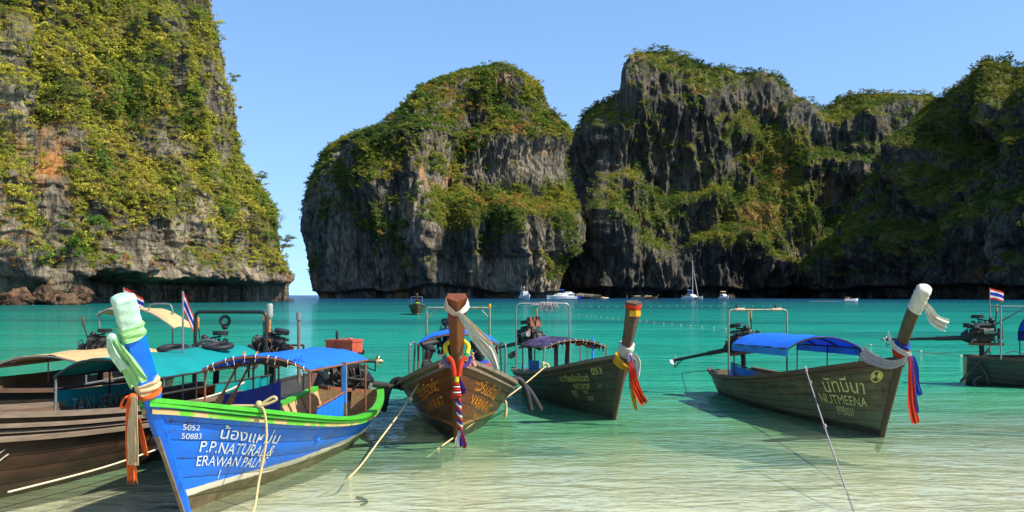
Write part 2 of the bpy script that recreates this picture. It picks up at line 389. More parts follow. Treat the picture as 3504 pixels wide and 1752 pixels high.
# -- near headland on the left
HEAD_SPOTS = {'gully':(232,606),'gully2':(172,655),'tip':(700,640),'edge':(652,470),'brow':(560,560),'crest':(575,215),'bare':(205,375),'bare2':(690,575)}; HEAD_AT = {}
def build_left_headland():
    sil = np.array([(735,706),(722,668),(708,630),(698,585),(688,525),(662,486),(640,450),(622,415),(603,370),(593,320),(588,262),(577,205),(560,160),(551,120),(547,70),(522,0),(500,-60),(440,-130),(330,-190)], float)
    Yt = 345.
    ex = (sil[:,0]*K-1752)/FPX*Yt; ez = CAM_H-(sil[:,1]*K-1010)/FPX*Yt
    z_top = ez[-1]
    plan = np.array([(-265,120),(-205,160),(-160,196),(-131,228),(-116,262),(-104,292),(-92,318),(-81,338),(-76.5,346),(-80,356),(-100,378),(-140,410),(-210,440),(-300,450)], float)
    seg = np.r_[0, np.cumsum(np.linalg.norm(np.diff(plan,axis=0),axis=1))]
    tt = np.concatenate([np.linspace(0,seg[2],30,endpoint=False), np.linspace(seg[2],seg[9],520,endpoint=False), np.linspace(seg[9],seg[-1],40)])
    # smooth plan
    px = np.interp(tt, seg, plan[:,0]); py = np.interp(tt, seg, plan[:,1])
    ker = np.exp(-np.linspace(-2,2,31)**2); ker/=ker.sum()
    px = np.convolve(np.pad(px,15,'edge'),ker,'valid'); py = np.convolve(np.pad(py,15,'edge'),ker,'valid')
    zz = np.concatenate([np.linspace(-3,14,60,endpoint=False), np.linspace(14,118,400,endpoint=False), np.linspace(118,z_top,14)])
    dx = np.interp(zz, ez, ex) - ex[0]
    tx, ty = np.gradient(px), np.gradient(py); l = np.hypot(tx,ty); ox, oy = ty/l, -tx/l        # outward (to the right, to the camera)
    X = px[None,:] + dx[:,None]*1.0; Y = py[None,:] + 0.25*np.abs(dx[:,None]); Z = zz[:,None] + 0*X
    T = tt[None,:] + 0*Z
    U, V = project(np.stack([X,np.maximum(Y,1),Z],-1))
    disp = 7.0*fbm(T/38, Z/50, 0*T+3.1, 3) + 5.0*(ridged(T/20, Z/60, 0*T+8.2, 3)-.6) + 2.2*fbm(T/7, Z/16, 0*T+1.7, 4) + 1.3*(ridged(T/4.5, Z/12, 0*T+5, 3)-.5)
    # slabs and overhangs
    disp += 1.6*sstep(-.05,.12,fbm(T/14+.05*Z, Z/9, 0*T+21, 3)) + .5*pn(T/2.2, Z/1.1, 0*T) + .35*pn(T/9,Z/.9,0*T+4)
    # deep gully on the far left of the frame, chimney further right
    disp -= 9*np.exp(-((U-95-.02*V)/22)**2)*sstep(740,560,V) + 5*np.exp(-((U-395-.10*(V-420))/14)**2)*np.exp(-((V-420)/90)**2)
    disp += 6*np.exp(-((U-30)/45)**2)
    tip = np.exp(-((tt-seg[8])/24)**2)[None,:]
    disp = disp*(1-.6*tip) - 4.0*tip - 1.0
    # wave-cut notch under an overhanging brow
    brow = 6.3 + 1.4*pn(T/11, 0*T, 0*T+9) + 1.0*pn(T/3, 0*T, 0*T+2)
    brow = brow + 2.0*np.exp(-((U-300)/70)**2)
    notch = sstep(1.2, -.6, (Z-brow)) * sstep(200,260,U) * sstep(760,690,U)
    disp -= 20.0*notch*(1-.5*tip)
    disp += 1.5*np.exp(-((Z-brow-2.5)/2.2)**2)*sstep(220,280,U)
    left_cave = sstep(.5,-.5,(Z-(8.0-.10*U)))*sstep(95,60,U)
    disp -= 8*left_cave
    G = np.stack([X+ox*disp, Y+oy*disp, Z + .5*pn(T/5,Z/5,0*T+6)*(Z>1)], -1)
    N, A = grid_normals(G); 
    if (N[150,200]*np.array([ox[200],oy[200],0])).sum() < 0: N = -N; flip=True
    else: flip=False
    U, V = project(np.stack([G[...,0],np.maximum(G[...,1],1),G[...,2]],-1))
    dens = .55 + 1.3*fbm(T/18, Z/20, 0*T+12, 4) + .9*N[...,2]
    dens += patch(U,V,[(300,230,230,190,.8),(620,470,60,90,.6),(660,620,45,70,.5),(330,430,150,60,.5),(150,670,55,60,.9),(540,560,45,90,.35),(215,480,70,60,.35)])
    dens -= patch(U,V,[(150,360,70,70,.9),(140,500,35,110,1.0),(400,590,120,70,1.15),(530,520,28,55,1.0),(620,690,110,50,1.3),(420,330,22,80,.6),(30,520,35,180,.35),(300,690,120,45,1.2),(455,150,14,120,.7)])
    dens = np.clip(dens,0,1.5)*(Z>9.5)*(Z<z_top-6)
    veg = np.clip(dens*.8,0,1)
    dry = np.clip(.35*patch(U,V,[(300,430,160,110,1.0),(560,625,60,16,1.5)])+.25*fbm(T/12,Z/10,0*T+77,3),0,.8)
    me = np_mesh('left_headland', G.reshape(-1,3), grid_faces(len(zz),len(tt),flip), [M['rock_near']], attrs={'veg':veg.ravel(),'dry':dry.ravel(),'pale':np.clip(patch(U,V,[(560,705,180,22,.55),(20,600,40,140,.6),(530,520,26,50,.5),(350,640,90,60,.25)]),0,1).ravel()})
    o = tag(link('limestone_headland', me), 'towering sunlit limestone headland covered in shrubs on the left', None, None, 'structure')
    for key,(au,av) in HEAD_SPOTS.items():
        e = (U-au)**2+(V-av)**2 + 1e6*((tt[None,:]<seg[2])|(tt[None,:]>seg[9]+8)|(Z<4)); ii = np.unravel_index(np.argmin(e), e.shape); HEAD_AT[key] = (Vector(G[ii]), Vector(N[ii]))
    r = np.random.default_rng(3)
    front = (tt[None,:] > seg[2]-20)*(tt[None,:]<seg[10])*np.ones_like(Z)
    n = 26000
    P, idx = scatter(G, N, A, dens*np.clip(1,0,1), n, r, front)
    Nn = N.reshape(-1,3)[idx]
    S = r.gamma(2.2,.36,n).clip(.35,2.7)
    P = P + Nn*(S*.25)[:,None]
    u, v = project(P)
    C = leaf_colors(n, r, .55, .08, 1.5, P)
    warmzone = np.exp(-((u-330)/170)**2-((v-420)/130)**2)
    C = np.where((r.random(n)<.25*warmzone)[:,None], np.array([.24,.15,.028])*r.uniform(.8,1.2,(n,1)), C)
    lowgreen = np.exp(-((u-150)/70)**2-((v-620)/120)**2)
    C = np.where((r.random(n)<.8*lowgreen)[:,None], np.array([.075,.15,.018])*r.uniform(.6,1.3,(n,1)), C)
    tag(foliage_object(P, S, C, 5), 'olive and yellow green shrubs clinging to the sunlit left headland', 'foliage', None, 'stuff')
    # tufts of dry orange grass on bare rock
    dens2 = np.clip(.25+fbm(T/8,Z/8,0*T+40,3),0,1)*(Z>7)*(1-np.clip(dens,0,1)*.7) + patch(U,V,[(560,625,45,14,2.),(430,660,150,30,.8),(300,560,120,50,.5),(40,540,50,160,.7),(150,725,70,20,1.5)])*(Z>5)
    n = 1500
    P, idx = scatter(G, N, A, dens2, n, r, front)
    S = r.uniform(.35,.95,n)
    C = np.array([.40,.175,.04])*r.uniform(.55,1.15,(n,1))*np.array([1,1,1])
    dg_o = foliage_object(P, S, C, 9, 1.1); dg_o.name = 'dry_grass'
    tag(dg_o, 'tufts of dry orange grass on ledges of the left headland', 'dry grass', None, 'stuff')
build_left_headland()

# -- free standing middle massif
DRY_MID = [(1120,222,45,18,1.),(1310,325,35,22,1.),(1010,430,40,13,.8),(1190,340,30,80,.6),(1240,505,70,12,.8),(1150,550,30,22,.9),(1410,270,20,45,.7),(985,360,60,12,.5),(1330,520,60,14,.7),(1180,270,60,20,.6)]
def build_middle_massif():
    Y0 = 745.
    L = np.array([(812,748),(806,725),(796,690),(786,640),(780,590),(777,540),(780,500),(790,470),(806,440),(828,405),(850,378),(885,360),(930,352),(965,335),(985,312),(1005,285),(1025,262),(1062,225),(1090,200),(1130,180),(1170,168),(1215,158),(1262,152)],float)
    Rr = np.array([(1402,748),(1404,700),(1415,660),(1452,640),(1466,610),(1461,560),(1453,500),(1446,440),(1440,390),(1434,345),(1426,300),(1414,265),(1398,232),(1375,205),(1345,185),(1310,166),(1285,154),(1272,152)],float)
    sx = K/FPX*Y0
    def conv(a): return (a[:,0]*K-1752)/FPX*Y0, CAM_H-(a[:,1]*K-1010)/FPX*Y0
    lx, lz = conv(L); rx, rz = conv(Rr)
    zt = lz[-1]
    nz, nt = 400, 520
    zz = np.concatenate([[-6], np.linspace(-1,zt*.8,320,endpoint=False), zt*(.8+.2*np.sin(np.linspace(0,1,nz-321)*math.pi/2))])
    xl = np.interp(zz, lz, lx); xr = np.interp(zz, rz[::1], rx)
    xc = (xl+xr)/2; a = (xr-xl)/2
    tb = np.concatenate([np.linspace(0,1,nt), 1+np.linspace(0,1,60)[1:]])       # front half then back half
    th = math.pi*tb
    b = 75*(a/a.max())**.8 + 6
    cx = -np.sign(np.cos(th))*np.abs(np.cos(th))**.85
    sy = np.sign(np.sin(th))*np.abs(np.sin(th))**.75
    X = xc[:,None]+a[:,None]*cx[None,:]; Y = Y0 + 20*(zz[:,None]/zt)**2 - b[:,None]*sy[None,:]; Z = zz[:,None]+0*X
    ang = np.arctan2(-sy, cx)
    ox, oy = np.cos(ang)[None,:]+0*X, np.sin(ang)[None,:]+0*X
    U, V = project(np.stack([X,Y,Z],-1))
    edge = np.abs(sy)[None,:]
    disp = (10*fbm(X/70, Z/95, Y/60, 3) + 9*(ridged(X/42+Z/300, Z/130, 0*X+4, 3)-.6)*edge)*edge + (4.0*fbm(X/15, Z/30, Y/15, 4) + 3.4*(ridged(X/9, Z/40, Y/9, 3)-.5))*(.35+.65*edge) + 1.6*(ridged(X/3.6, Z/22, Y/4, 2)-.5)*edge
    disp += 1.2*fbm(X/4, Z/9, Y/4, 3)
    # buttresses, chimneys and the grassy terrace half way up
    disp += patch(U,V,[(1270,600,30,130,20),(1180,640,22,110,13),(1060,590,40,130,16),(1330,660,30,90,12),(900,480,40,120,6),(1250,690,45,70,10)])
    disp -= patch(U,V,[(1130,650,26,110,17),(1225,600,18,110,14),(1305,590,14,100,9),(1000,660,40,110,8),(880,600,50,140,8),(1330,340,9,90,5)])
    disp -= 26*sstep(540,470,V+.10*(1250-U))*sstep(1060,1130,U)*sstep(1500,1400,U)*(.4+.6*edge)
    disp += 10*np.exp(-((V-335)/40)**2)*sstep(1200,1300,U)
    disp *= (zz[:,None] < zt*.995)*sstep(zt, zt*.8, zz)[:,None]*.6+.4
    notch = sstep(1.5,-.5,Z-(4.0+2.5*pn(X/30,0*X,0*X)+5*np.exp(-((U-1100)/80)**2)))*edge
    disp -= 9*notch
    G = np.stack([X+ox*disp, Y+oy*disp, Z + 1.5*pn(X/12,Z/12,Y/12)*(Z>2)*(.3+.7*edge)], -1)
    N, A = grid_normals(G); flip = N[150,210,1] > 0
    if flip: N = -N
    U, V = project(G)
    dens = -.02 + 1.5*fbm(X/30, Z/30, Y/30, 4) + 1.25*N[...,2]
    dens += patch(U,V,[(1250,220,120,70,.75),(1120,260,70,60,.55),(1010,380,70,60,.7),(1160,420,90,80,.45),(890,560,70,60,.45),(960,560,40,90,.35),(1330,500,90,30,.9),(1420,580,35,60,1.0),(1150,540,45,40,.8),(900,430,60,70,.4),(1380,300,40,60,.6),(980,470,40,60,.4)])
    dens -= patch(U,V,[(1310,400,70,55,1.3),(1170,480,60,35,.6),(1050,560,45,60,.6),(1260,690,60,60,1.5),(900,670,120,90,1.0),(1080,690,120,60,.9),(1330,620,40,90,.7),(1090,300,25,60,.5)])
    dens = np.clip(dens,0,1.4)*(Z>14)
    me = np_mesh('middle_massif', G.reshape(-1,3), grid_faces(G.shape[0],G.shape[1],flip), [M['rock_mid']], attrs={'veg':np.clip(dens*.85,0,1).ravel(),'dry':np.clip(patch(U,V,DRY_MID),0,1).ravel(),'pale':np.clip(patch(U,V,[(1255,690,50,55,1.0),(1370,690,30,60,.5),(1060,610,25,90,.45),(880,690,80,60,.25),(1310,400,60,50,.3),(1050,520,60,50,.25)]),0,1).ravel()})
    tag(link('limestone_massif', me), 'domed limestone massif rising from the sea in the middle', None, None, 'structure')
    r = np.random.default_rng(11); front = ((tb[None,:]<1)*np.ones_like(Z))
    n = 24000
    P, idx = scatter(G,N,A,dens,n,r,front); S = r.gamma(2.3,.52,n).clip(.7,4.6)
    P = P + N.reshape(-1,3)[idx]*(S*.2)[:,None]
    u, v = project(P)
    C = leaf_colors(n, r, .34, .05, 1.15, P, 2.2)
    tz = patch(u,v,DRY_MID)*.5
    C = np.where((r.random(n)<tz)[:,None], np.array([.36,.20,.05])*r.uniform(.7,1.15,(n,1)), C)
    tag(foliage_object(P, S, C, 15), 'green scrub and dry grass covering the domed middle massif', 'foliage', None, 'stuff')
build_middle_massif()

# -- curtain cliffs behind and on the right
def build_curtain(name, label, sky, Ybase, shape, veglab, nbush, seed, size, spots, bare, dry, mat, nx=760, nz=320, extra=None, lum=1.0, amp=1.0):
    sky = np.array(sky,float); yb = np.array(Ybase,float)
    us = np.linspace(sky[0,0], sky[-1,0], nx)
    Yr = np.interp(us, yb[:,0], yb[:,1]); vs_ = np.interp(us, sky[:,0], sky[:,1])+9
    q = np.concatenate([[-.03], np.linspace(0,1,nz-1)])
    Xc = (us*K-1752)/FPX*Yr
    setb = shape['setback']
    ztop = CAM_H-(vs_*K-1010)/FPX*(Yr+setb*.5)
    for _ in range(4): ztop = np.maximum(CAM_H-(vs_*K-1010)/FPX*(Yr+setb*np.clip(ztop/ztop.max(),0,1)+22), 3)
    Z = q[:,None]*ztop[None,:]; X = Xc[None,:]+0*Z
    s = (X*.8+Yr[None,:]*.6)
    zmax = ztop.max()
    zw = Z + 62*fbm(s/95, Z/160, 0*Z+seed, 3) - .10*np.abs(s-s.mean())*0
    h = shape['step']; fr = zw/h - np.floor(zw/h)
    terr = (np.floor(zw/h) + .25*fr + .75*sstep(.62,1.0,fr))*h
    base_set = setb*np.clip(terr/zmax,-.2,1.2)
    Y = Yr[None,:] + base_set
    Y = Y + 22*np.clip(q[:,None],0,1)**10
    X = Xc[None,:]*Y/Yr[None,:]
    disp = amp*(16*(ridged(s/75+Z/400, Z/240, 0*Z+seed+2, 3)-.6) + 11*fbm(s/34, Z/60, 0*Z+seed+5, 4) + 6.5*(ridged(s/13, Z/70, 0*Z+seed+7, 3)-.6) + 4.0*fbm(s/9, Z/18, 0*Z+seed+9, 4) + 2.2*(ridged(s/4.5, Z/26, 0*Z+seed+11, 2)-.5))
    disp = disp*(.35+.65*sstep(1.0,.8,q)[:,None])
    U, V = project(np.stack([X,Y,Z],-1))
    if extra: disp = disp + patch(U,V,extra)
    notch = sstep(1.5,-.5,Z-(7+3*pn(s/30,0*s,0*s+seed)))
    disp = disp - 14*notch
    # outward direction in plan
    dX, dY = np.gradient(Xc), np.gradient(Yr); l = np.hypot(dX,dY); ox, oy = dY/l, -dX/l
    G = np.stack([X+ox*disp*.8, Y+oy*disp, Z+1.5*pn(s/8,Z/8,0*s)*(Z>2)], -1)
    # far side
    last = G[-1]
    back = [np.stack([last[:,0]+d*.1, last[:,1]+d, np.maximum(last[:,2]*(1-k),-5)],-1) for d,k in ((25,.05),(70,.25),(130,.6),(190,1.05))]
    G = np.concatenate([G, np.stack(back,0)],0)
    N, A = grid_normals(G)
    flip = N[nz//2,nx//2,1] > 0
    if flip: N = -N
    U, V = project(G); zfull = G[...,2]
    ss = np.concatenate([s, np.repeat(s[-1:],4,0)],0)
    dens = shape.get('veg',-.1) + 1.1*fbm(ss/45, zfull/40, 0*ss+seed+20, 4) + 1.5*N[...,2]
    dens = dens + patch(U,V,spots) - patch(U,V,bare)
    dens = np.clip(dens,0,1.4)*(zfull>14)
    me = np_mesh(name, G.reshape(-1,3), grid_faces(G.shape[0],G.shape[1],flip), [M[mat]], attrs={'veg':np.clip(dens*.85,0,1).ravel(),'dry':np.clip(patch(U,V,dry),0,1).ravel()})
    tag(link('limestone_cliff', me), label, None, None, 'structure')
    r = np.random.default_rng(seed); front = np.zeros_like(zfull); front[:nz+1] = 1
    P, idx = scatter(G,N,A,dens,nbush,r,front); S = r.gamma(2.6,size,nbush).clip(size*1.2,size*7)
    P = P + N.reshape(-1,3)[idx]*(S*.2)[:,None]
    u, v = project(P); C = leaf_colors(nbush, r, .30, .05, lum*1.1, P, 2.2)
    tz = patch(u,v,dry)*.6
    C = np.where((r.random(nbush)<tz)[:,None], np.array([.33,.17,.045])*r.uniform(.7,1.15,(nbush,1)), C)
    tag(foliage_object(P, S, C, seed+3), veglab, 'foliage', None, 'stuff')

build_curtain('back_wall', 'long dark limestone wall with two rounded summits behind the sailing catamaran',
    [(1385,560),(1410,470),(1432,360),(1445,335),(1462,308),(1480,282),(1500,262),(1535,250),(1551,243),(1555,205),(1562,178),(1580,158),(1605,145),(1640,133),(1680,133),(1715,142),(1745,158),(1775,166),(1800,168),(1830,172),(1850,182),(1880,180),(1915,178),(1945,186),(1975,205),(2000,232),(2020,252),(2038,270),(2065,268),(2085,256),(2110,240),(2150,236),(2190,228),(2230,227),(2270,234),(2310,234),(2345,240),(2370,258),(2420,275),(2520,300),(2650,320)],
    [(1385,860),(1440,800),(1520,745),(1700,765),(1900,780),(2100,790),(2300,770),(2650,760)],
    dict(setback=115, step=62, veg=-.08), 'dark green scrub on the ledges of the back cliff wall', 28000, 31, .48,
    [(1680,360,70,22,.9),(1900,370,90,60,.9),(1960,440,60,90,.8),(1900,540,120,50,.7),(1750,520,120,60,.3),(2150,255,80,20,.9),(1700,165,80,25,.5),(1650,560,80,80,.3),(2080,470,60,60,.3)],
    [(1660,205,70,45,.9),(1500,400,60,90,.5),(1860,240,90,30,.7),(1600,680,160,60,1.0),(1850,690,120,50,.5),(2180,360,90,90,.7),(1760,430,70,40,.6),(1460,560,40,150,.8)],
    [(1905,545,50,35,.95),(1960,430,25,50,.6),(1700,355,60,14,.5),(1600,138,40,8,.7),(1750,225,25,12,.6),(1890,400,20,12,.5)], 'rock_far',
    extra=[(1760,500,70,140,24),(1550,450,45,160,16),(1660,300,50,90,10),(2020,560,60,150,22),(1900,620,70,100,18),(1880,330,40,60,12),(1850,420,30,90,-16),(1640,440,40,90,-14),(2180,420,50,140,10)])
build_curtain('right_wall', 'dark shaded limestone cliff closing the bay on the right',
    [(2030,735),(2060,690),(2090,640),(2120,600),(2150,562),(2165,520),(2180,470),(2205,440),(2240,425),(2262,385),(2290,345),(2325,300),(2350,262),(2378,240),(2400,222),(2422,214),(2445,190),(2470,168),(2492,150),(2520,140),(2536,128),(2548,140),(2576,150),(2640,150),(2720,175),(2820,230),(2950,330)],
    [(2030,760),(2150,690),(2350,600),(2576,520),(2750,480),(2950,470)],
    dict(setback=48, step=60, veg=.38), 'dense dark scrub on the shaded right hand cliff', 20000, 47, .42,
    [(2400,320,90,70,.5),(2300,480,90,90,.4),(2530,200,40,60,.5),(2250,640,90,60,.4),(2500,480,60,40,.5)],
    [(2480,620,90,100,.8),(2550,420,40,120,.5),(2350,690,150,40,.9)],
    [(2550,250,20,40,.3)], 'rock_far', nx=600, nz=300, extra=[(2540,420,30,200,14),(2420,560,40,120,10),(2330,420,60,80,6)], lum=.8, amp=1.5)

# ------------------------------------------------------------------ mesh builder
class MB:
    def __init__(s): s.v=[]; s.f=[]; s.m=[]; s.s=[]
    def add(s, vs_, fs, m=0, smooth=False):
        o=len(s.v); s.v += [tuple(x) for x in vs_]; s.f += [tuple(i+o for i in f) for f in fs]
        s.m += [m]*len(fs); s.s += [smooth]*len(fs); return s
    def box(s, c, size, rot=None, m=0):
        hx,hy,hz = size[0]/2,size[1]/2,size[2]/2
        pts=[Vector((x,y,z)) for x in(-hx,hx) for y in(-hy,hy) for z in(-hz,hz)]
        if rot is not None: pts=[rot@p for p in pts]
        c=Vector(c); pts=[p+c for p in pts]
        return s.add(pts,[(0,1,3,2),(4,6,7,5),(0,4,5,1),(2,3,7,6),(0,2,6,4),(1,5,7,3)],m)
    def beam(s, a, b, w, h, m=0, up=(0,0,1)):
        a=Vector(a); b=Vector(b); t=(b-a); L=t.length; t.normalize(); up=Vector(up)
        y=up.cross(t)
        if y.length<1e-4: y=Vector((1,0,0)).cross(t)
        y.normalize(); z=t.cross(y)
        return s.box((a+b)/2,(L,w,h),Matrix((t,y,z)).transposed(),m)
    def loft(s, rings, m=0, smooth=True, caps=True, closed=True):
        n=len(rings[0]); vs_=[p for r in rings for p in r]; fs=[]
        for i in range(len(rings)-1):
            for j in range(n if closed else n-1):
                k=(j+1)%n; fs.append((i*n+j,i*n+k,(i+1)*n+k,(i+1)*n+j))
        s.add(vs_,fs,m,smooth)
        if caps and closed:
            s.add(rings[0],[tuple(range(n))[::-1]],m); s.add(rings[-1],[tuple(range(n))],m)
        return s
    def tube(s, pts, r, n=8, m=0, caps=True, flat=1.0):
        pts=[Vector(p) for p in pts]; N=len(pts)
        rr=[r]*N if isinstance(r,(int,float)) else list(r)
        t0=(pts[1]-pts[0]).normalized(); ref=Vector((0,0,1)) if abs(t0.z)<.9 else Vector((1,0,0))
        x=ref.cross(t0).normalized(); rings=[]
        for i,p in enumerate(pts):
            t=(pts[min(i+1,N-1)]-pts[max(i-1,0)])
            if t.length<1e-9: t=t0
            t=t.normalized(); x=(x-t*x.dot(t))
            if x.length<1e-6: x=Vector((0,0,1)).cross(t)
            x.normalize(); y=t.cross(x)
            rings.append([p+x*math.cos(2*math.pi*k/n)*rr[i]+y*math.sin(2*math.pi*k/n)*rr[i]*flat for k in range(n)])
        return s.loft(rings,m,True,caps)
    def lathe(s, prof, c=(0,0,0), rot=None, n=14, m=0):
        c=Vector(c); rings=[]
        for r,z in prof:
            ring=[Vector((r*math.cos(2*math.pi*k/n),r*math.sin(2*math.pi*k/n),z)) for k in range(n)]
            if rot is not None: ring=[rot@p for p in ring]
            rings.append([p+c for p in ring])
        return s.loft(rings,m,True,True)
    def cyl(s, a, b, r, n=12, m=0): return s.tube([a,b],r,n,m)
    def ball(s, c, r, m=0, n=12, k=8, sc=(1,1,1)):
        rings=[]
        for i in range(k+1):
            a=math.pi*i/k; rad=max(math.sin(a),.02)
            rings.append([Vector((c[0]+sc[0]*r*rad*math.cos(2*math.pi*j/n),c[1]+sc[1]*r*rad*math.sin(2*math.pi*j/n),c[2]-sc[2]*r*math.cos(a))) for j in range(n)])
        return s.loft(rings,m,True,True)
    def torus(s, c, R_, r, rot=None, n=20, k=8, m=0, flat=1.0):
        rings=[]; c=Vector(c)
        for i in range(n):
            a=2*math.pi*i/n; ring=[]
            for j in range(k):
                b=2*math.pi*j/k
                p=Vector(((R_+r*math.cos(b))*math.cos(a),(R_+r*math.cos(b))*math.sin(a),r*flat*math.sin(b)))
                if rot is not None: p=rot@p
                ring.append(p+c)
            rings.append(ring)
        rings.append(rings[0]); return s.loft(rings,m,True,False)
    def grid(s, P, m=0, smooth=True, thick=0.0):
        """P: rows x cols array of points; thick gives it a real second side and edges"""
        P=np.asarray(P,float); nr,nc=P.shape[:2]
        if thick<=0:
            return s.add(P.reshape(-1,3),[tuple(f) for f in grid_faces(nr,nc)],m,smooth)
        du=np.gradient(P,axis=1); dv=np.gradient(P,axis=0); n=np.cross(du,dv); n/=np.maximum(np.linalg.norm(n,axis=2),1e-9)[...,None]
        A=P+n*thick/2; B=P-n*thick/2
        f=[tuple(x) for x in grid_faces(nr,nc)]; o=nr*nc
        fb=[tuple(i+o for i in q[::-1]) for q in f]
        s.add(np.concatenate([A.reshape(-1,3),B.reshape(-1,3)]),f+fb,m,smooth)
        loop=[j for j in range(nc)]+[i*nc+nc-1 for i in range(1,nr)]+[(nr-1)*nc+j for j in range(nc-2,-1,-1)]+[i*nc for i in range(nr-2,0,-1)]
        Af=A.reshape(-1,3); Bf=B.reshape(-1,3); L=len(loop)
        vs_=[Af[i] for i in loop]+[Bf[i] for i in loop]
        s.add(vs_,[(k,k+L,(k+1)%L+L,(k+1)%L) for k in range(L)],m,False)
        return s
    def build(s, name, mats, parent=None, kind=None):
        if not isinstance(mats,(list,tuple)): mats=[mats]
        me=bpy.data.meshes.new(name); me.from_pydata(s.v,[],s.f)
        me.polygons.foreach_set('material_index',s.m); me.polygons.foreach_set('use_smooth',s.s)
        for mm in mats: me.materials.append(mm)
        me.update()
        o=link(name,me,parent)
        if kind: o['kind']=kind
        return o
def arc(p0, p1, p2, n=8):
    p0,p1,p2=map(Vector,(p0,p1,p2)); return [(1-t)**2*p0+2*t*(1-t)*p1+t*t*p2 for t in [i/n for i in range(n+1)]]
def spline(pts, n=8):
    pts=[Vector(p) for p in pts]; out=[]
    for i in range(len(pts)-1):
        a=pts[max(i-1,0)];b=pts[i];c=pts[i+1];d=pts[min(i+2,len(pts)-1)]
        for k in range(n):
            t=k/n; out.append(.5*((2*b)+(c-a)*t+(2*a-5*b+4*c-d)*t*t+(3*b-a-3*c+d)*t**3))
    out.append(pts[-1]); return out
def rnd_path(a, b, sag, n=14, jit=0.0):
    a=Vector(a); b=Vector(b)
    return [a.lerp(b,i/n)+Vector((0,0,-sag*4*(i/n)*(1-i/n)))+Vector((random.uniform(-1,1),random.uniform(-1,1),random.uniform(-1,1)))*jit*(0<i<n) for i in range(n+1)]

# ------------------------------------------------------------------ materials for things
def mk(name, c, rough=.6, var=.25, scale=6, stretch=(1,1,1), metal=0, bump=.15, bd=.01, spec=.4, second=None, sec=(.55,.7), trans=0.0):
    t=NT(name); p=t.mapping(t.coord(),stretch)
    n=t.noise(p,scale,5,.6); n2=t.noise(p,scale*5,3,.6)
    c=np.array(c)
    col=t.ramp(n,[(.25,tuple(c*(1-var))),(.5,tuple(c)),(.8,tuple(np.minimum(c*(1+var),1)))])
    if second: col=t.mix(t.maprange(t.math('ADD',t.math('MULTIPLY',t.noise(t.mapping(t.coord(),loc=(3,5,1)),scale*.7,5,.65),.8),t.math('MULTIPLY',n2,.2)),sec[0],sec[1],0,1,True),col,second)
    nrm=t.bump(t.math('ADD',n,t.math('MULTIPLY',n2,.5)),bump,bd)
    b=t.bsdf(col,rough,metal,nrm,spec)
    if trans:
        tr=t.n.new('ShaderNodeBsdfTranslucent'); t.put(tr.inputs['Color'],col); b=t.mixsh(trans,b,tr.outputs[0])
    return t.done(b)
def hull_mat(name, top, bottom, stripe=None, zs=.22, zw=.05, dirt=(.05,.035,.02), wear=None, wear_amt=.3, rough=.5, grain=.35, lower=None, lz=.4, specks=None):
    """painted planks: bands follow the waterline of the boat itself; lower is light off the water as colour"""
    t=NT(name); p=t.coord(); x,y,z=t.sep(p)
    g=t.noise(t.mapping(p,(.9,3,5)),1.6,5,.6); fine=t.noise(t.mapping(p,(3,12,26)),1.5,4,.65); blot=t.noise(p,2.2,5,.62)
    top=np.array(top); bottom=np.array(bottom)
    c=t.ramp(g,[(.28,tuple(top*(1-grain))),(.5,tuple(top)),(.75,tuple(np.minimum(top*(1+grain),1)))])
    c=t.mix(t.maprange(fine,.5,.75,0,.3*grain/.35,True),c,tuple(top*.55))
    zz=t.math('ADD',z,t.math('MULTIPLY',t.math('SUBTRACT',blot,.5),.09))
    if lower is not None: c=t.mix(t.maprange(zz,lz,lz-.22,0,.8,True),c,lower)  # greenish light thrown up by the water, painted into the lower planks
    if wear is not None:
        wf=t.math('ADD',t.math('MULTIPLY',blot,.6),t.math('MULTIPLY',fine,.4))
        c=t.mix(t.maprange(wf,.60,.66,0,wear_amt,True),c,wear)
    bc=t.ramp(t.noise(p,5,5,.65),[(.3,tuple(bottom*.45)),(.5,tuple(bottom)),(.72,tuple(np.minimum(bottom*1.9,1)))])
    if stripe is not None:
        z2=t.math('ADD',z,t.math('MULTIPLY',t.math('SUBTRACT',fine,.5),.03))
        c=t.mix(t.maprange(z2,zs+.004,zs-.004),c,stripe); c=t.mix(t.maprange(t.math('ADD',z2,t.math('MULTIPLY',t.math('SUBTRACT',blot,.5),.03)),zs-zw+.005,zs-zw-.005),c,bc)
    else: c=t.mix(t.maprange(zz,zs+.03,zs-.04,0,1,True),c,bc)
    c=t.mix(t.maprange(t.noise(t.mapping(p,(1,1,.35),loc=(9,2,4)),4.5,5,.7),.56,.72,0,.8,True),c,dirt)
    if specks: c=t.mix(t.maprange(t.noise(t.mapping(p,(1,1,.5)),13,3,.55),.655,.70,0,.9),c,specks)
    return t.done(t.bsdf(c,t.ramp(blot,[(.3,rough-.12),(.7,min(1,rough+.15))]),0,t.bump(t.math('ADD',t.math('MULTIPLY',fine,.6),g),.35,.012),.4))
W=lambda n,c,**k: mk(n,c,k.pop('rough',.7),k.pop('var',.4),k.pop('scale',3),k.pop('stretch',(1,6,6)),**k)
M['iron']=mk('engine_iron',(.022,.021,.02),.5,.6,9,metal=.35,bump=.4,bd=.02,second=(.10,.045,.02),sec=(.58,.68))
M['steel']=mk('engine_steel',(.24,.23,.21),.5,.4,10,metal=.6,second=(.05,.04,.03),sec=(.48,.60))
M['rust']=mk('rusty_steel',(.20,.075,.035),.75,.4,12,bump=.4,second=(.07,.03,.02))
M['redrust']=mk('red_painted_steel',(.42,.075,.03),.5,.3,8,bump=.3,second=(.16,.05,.03),sec=(.56,.66))
M['galv']=mk('galvanised_pipe',(.25,.26,.24),.42,.25,9,metal=.6,second=(.20,.12,.06),sec=(.58,.68))
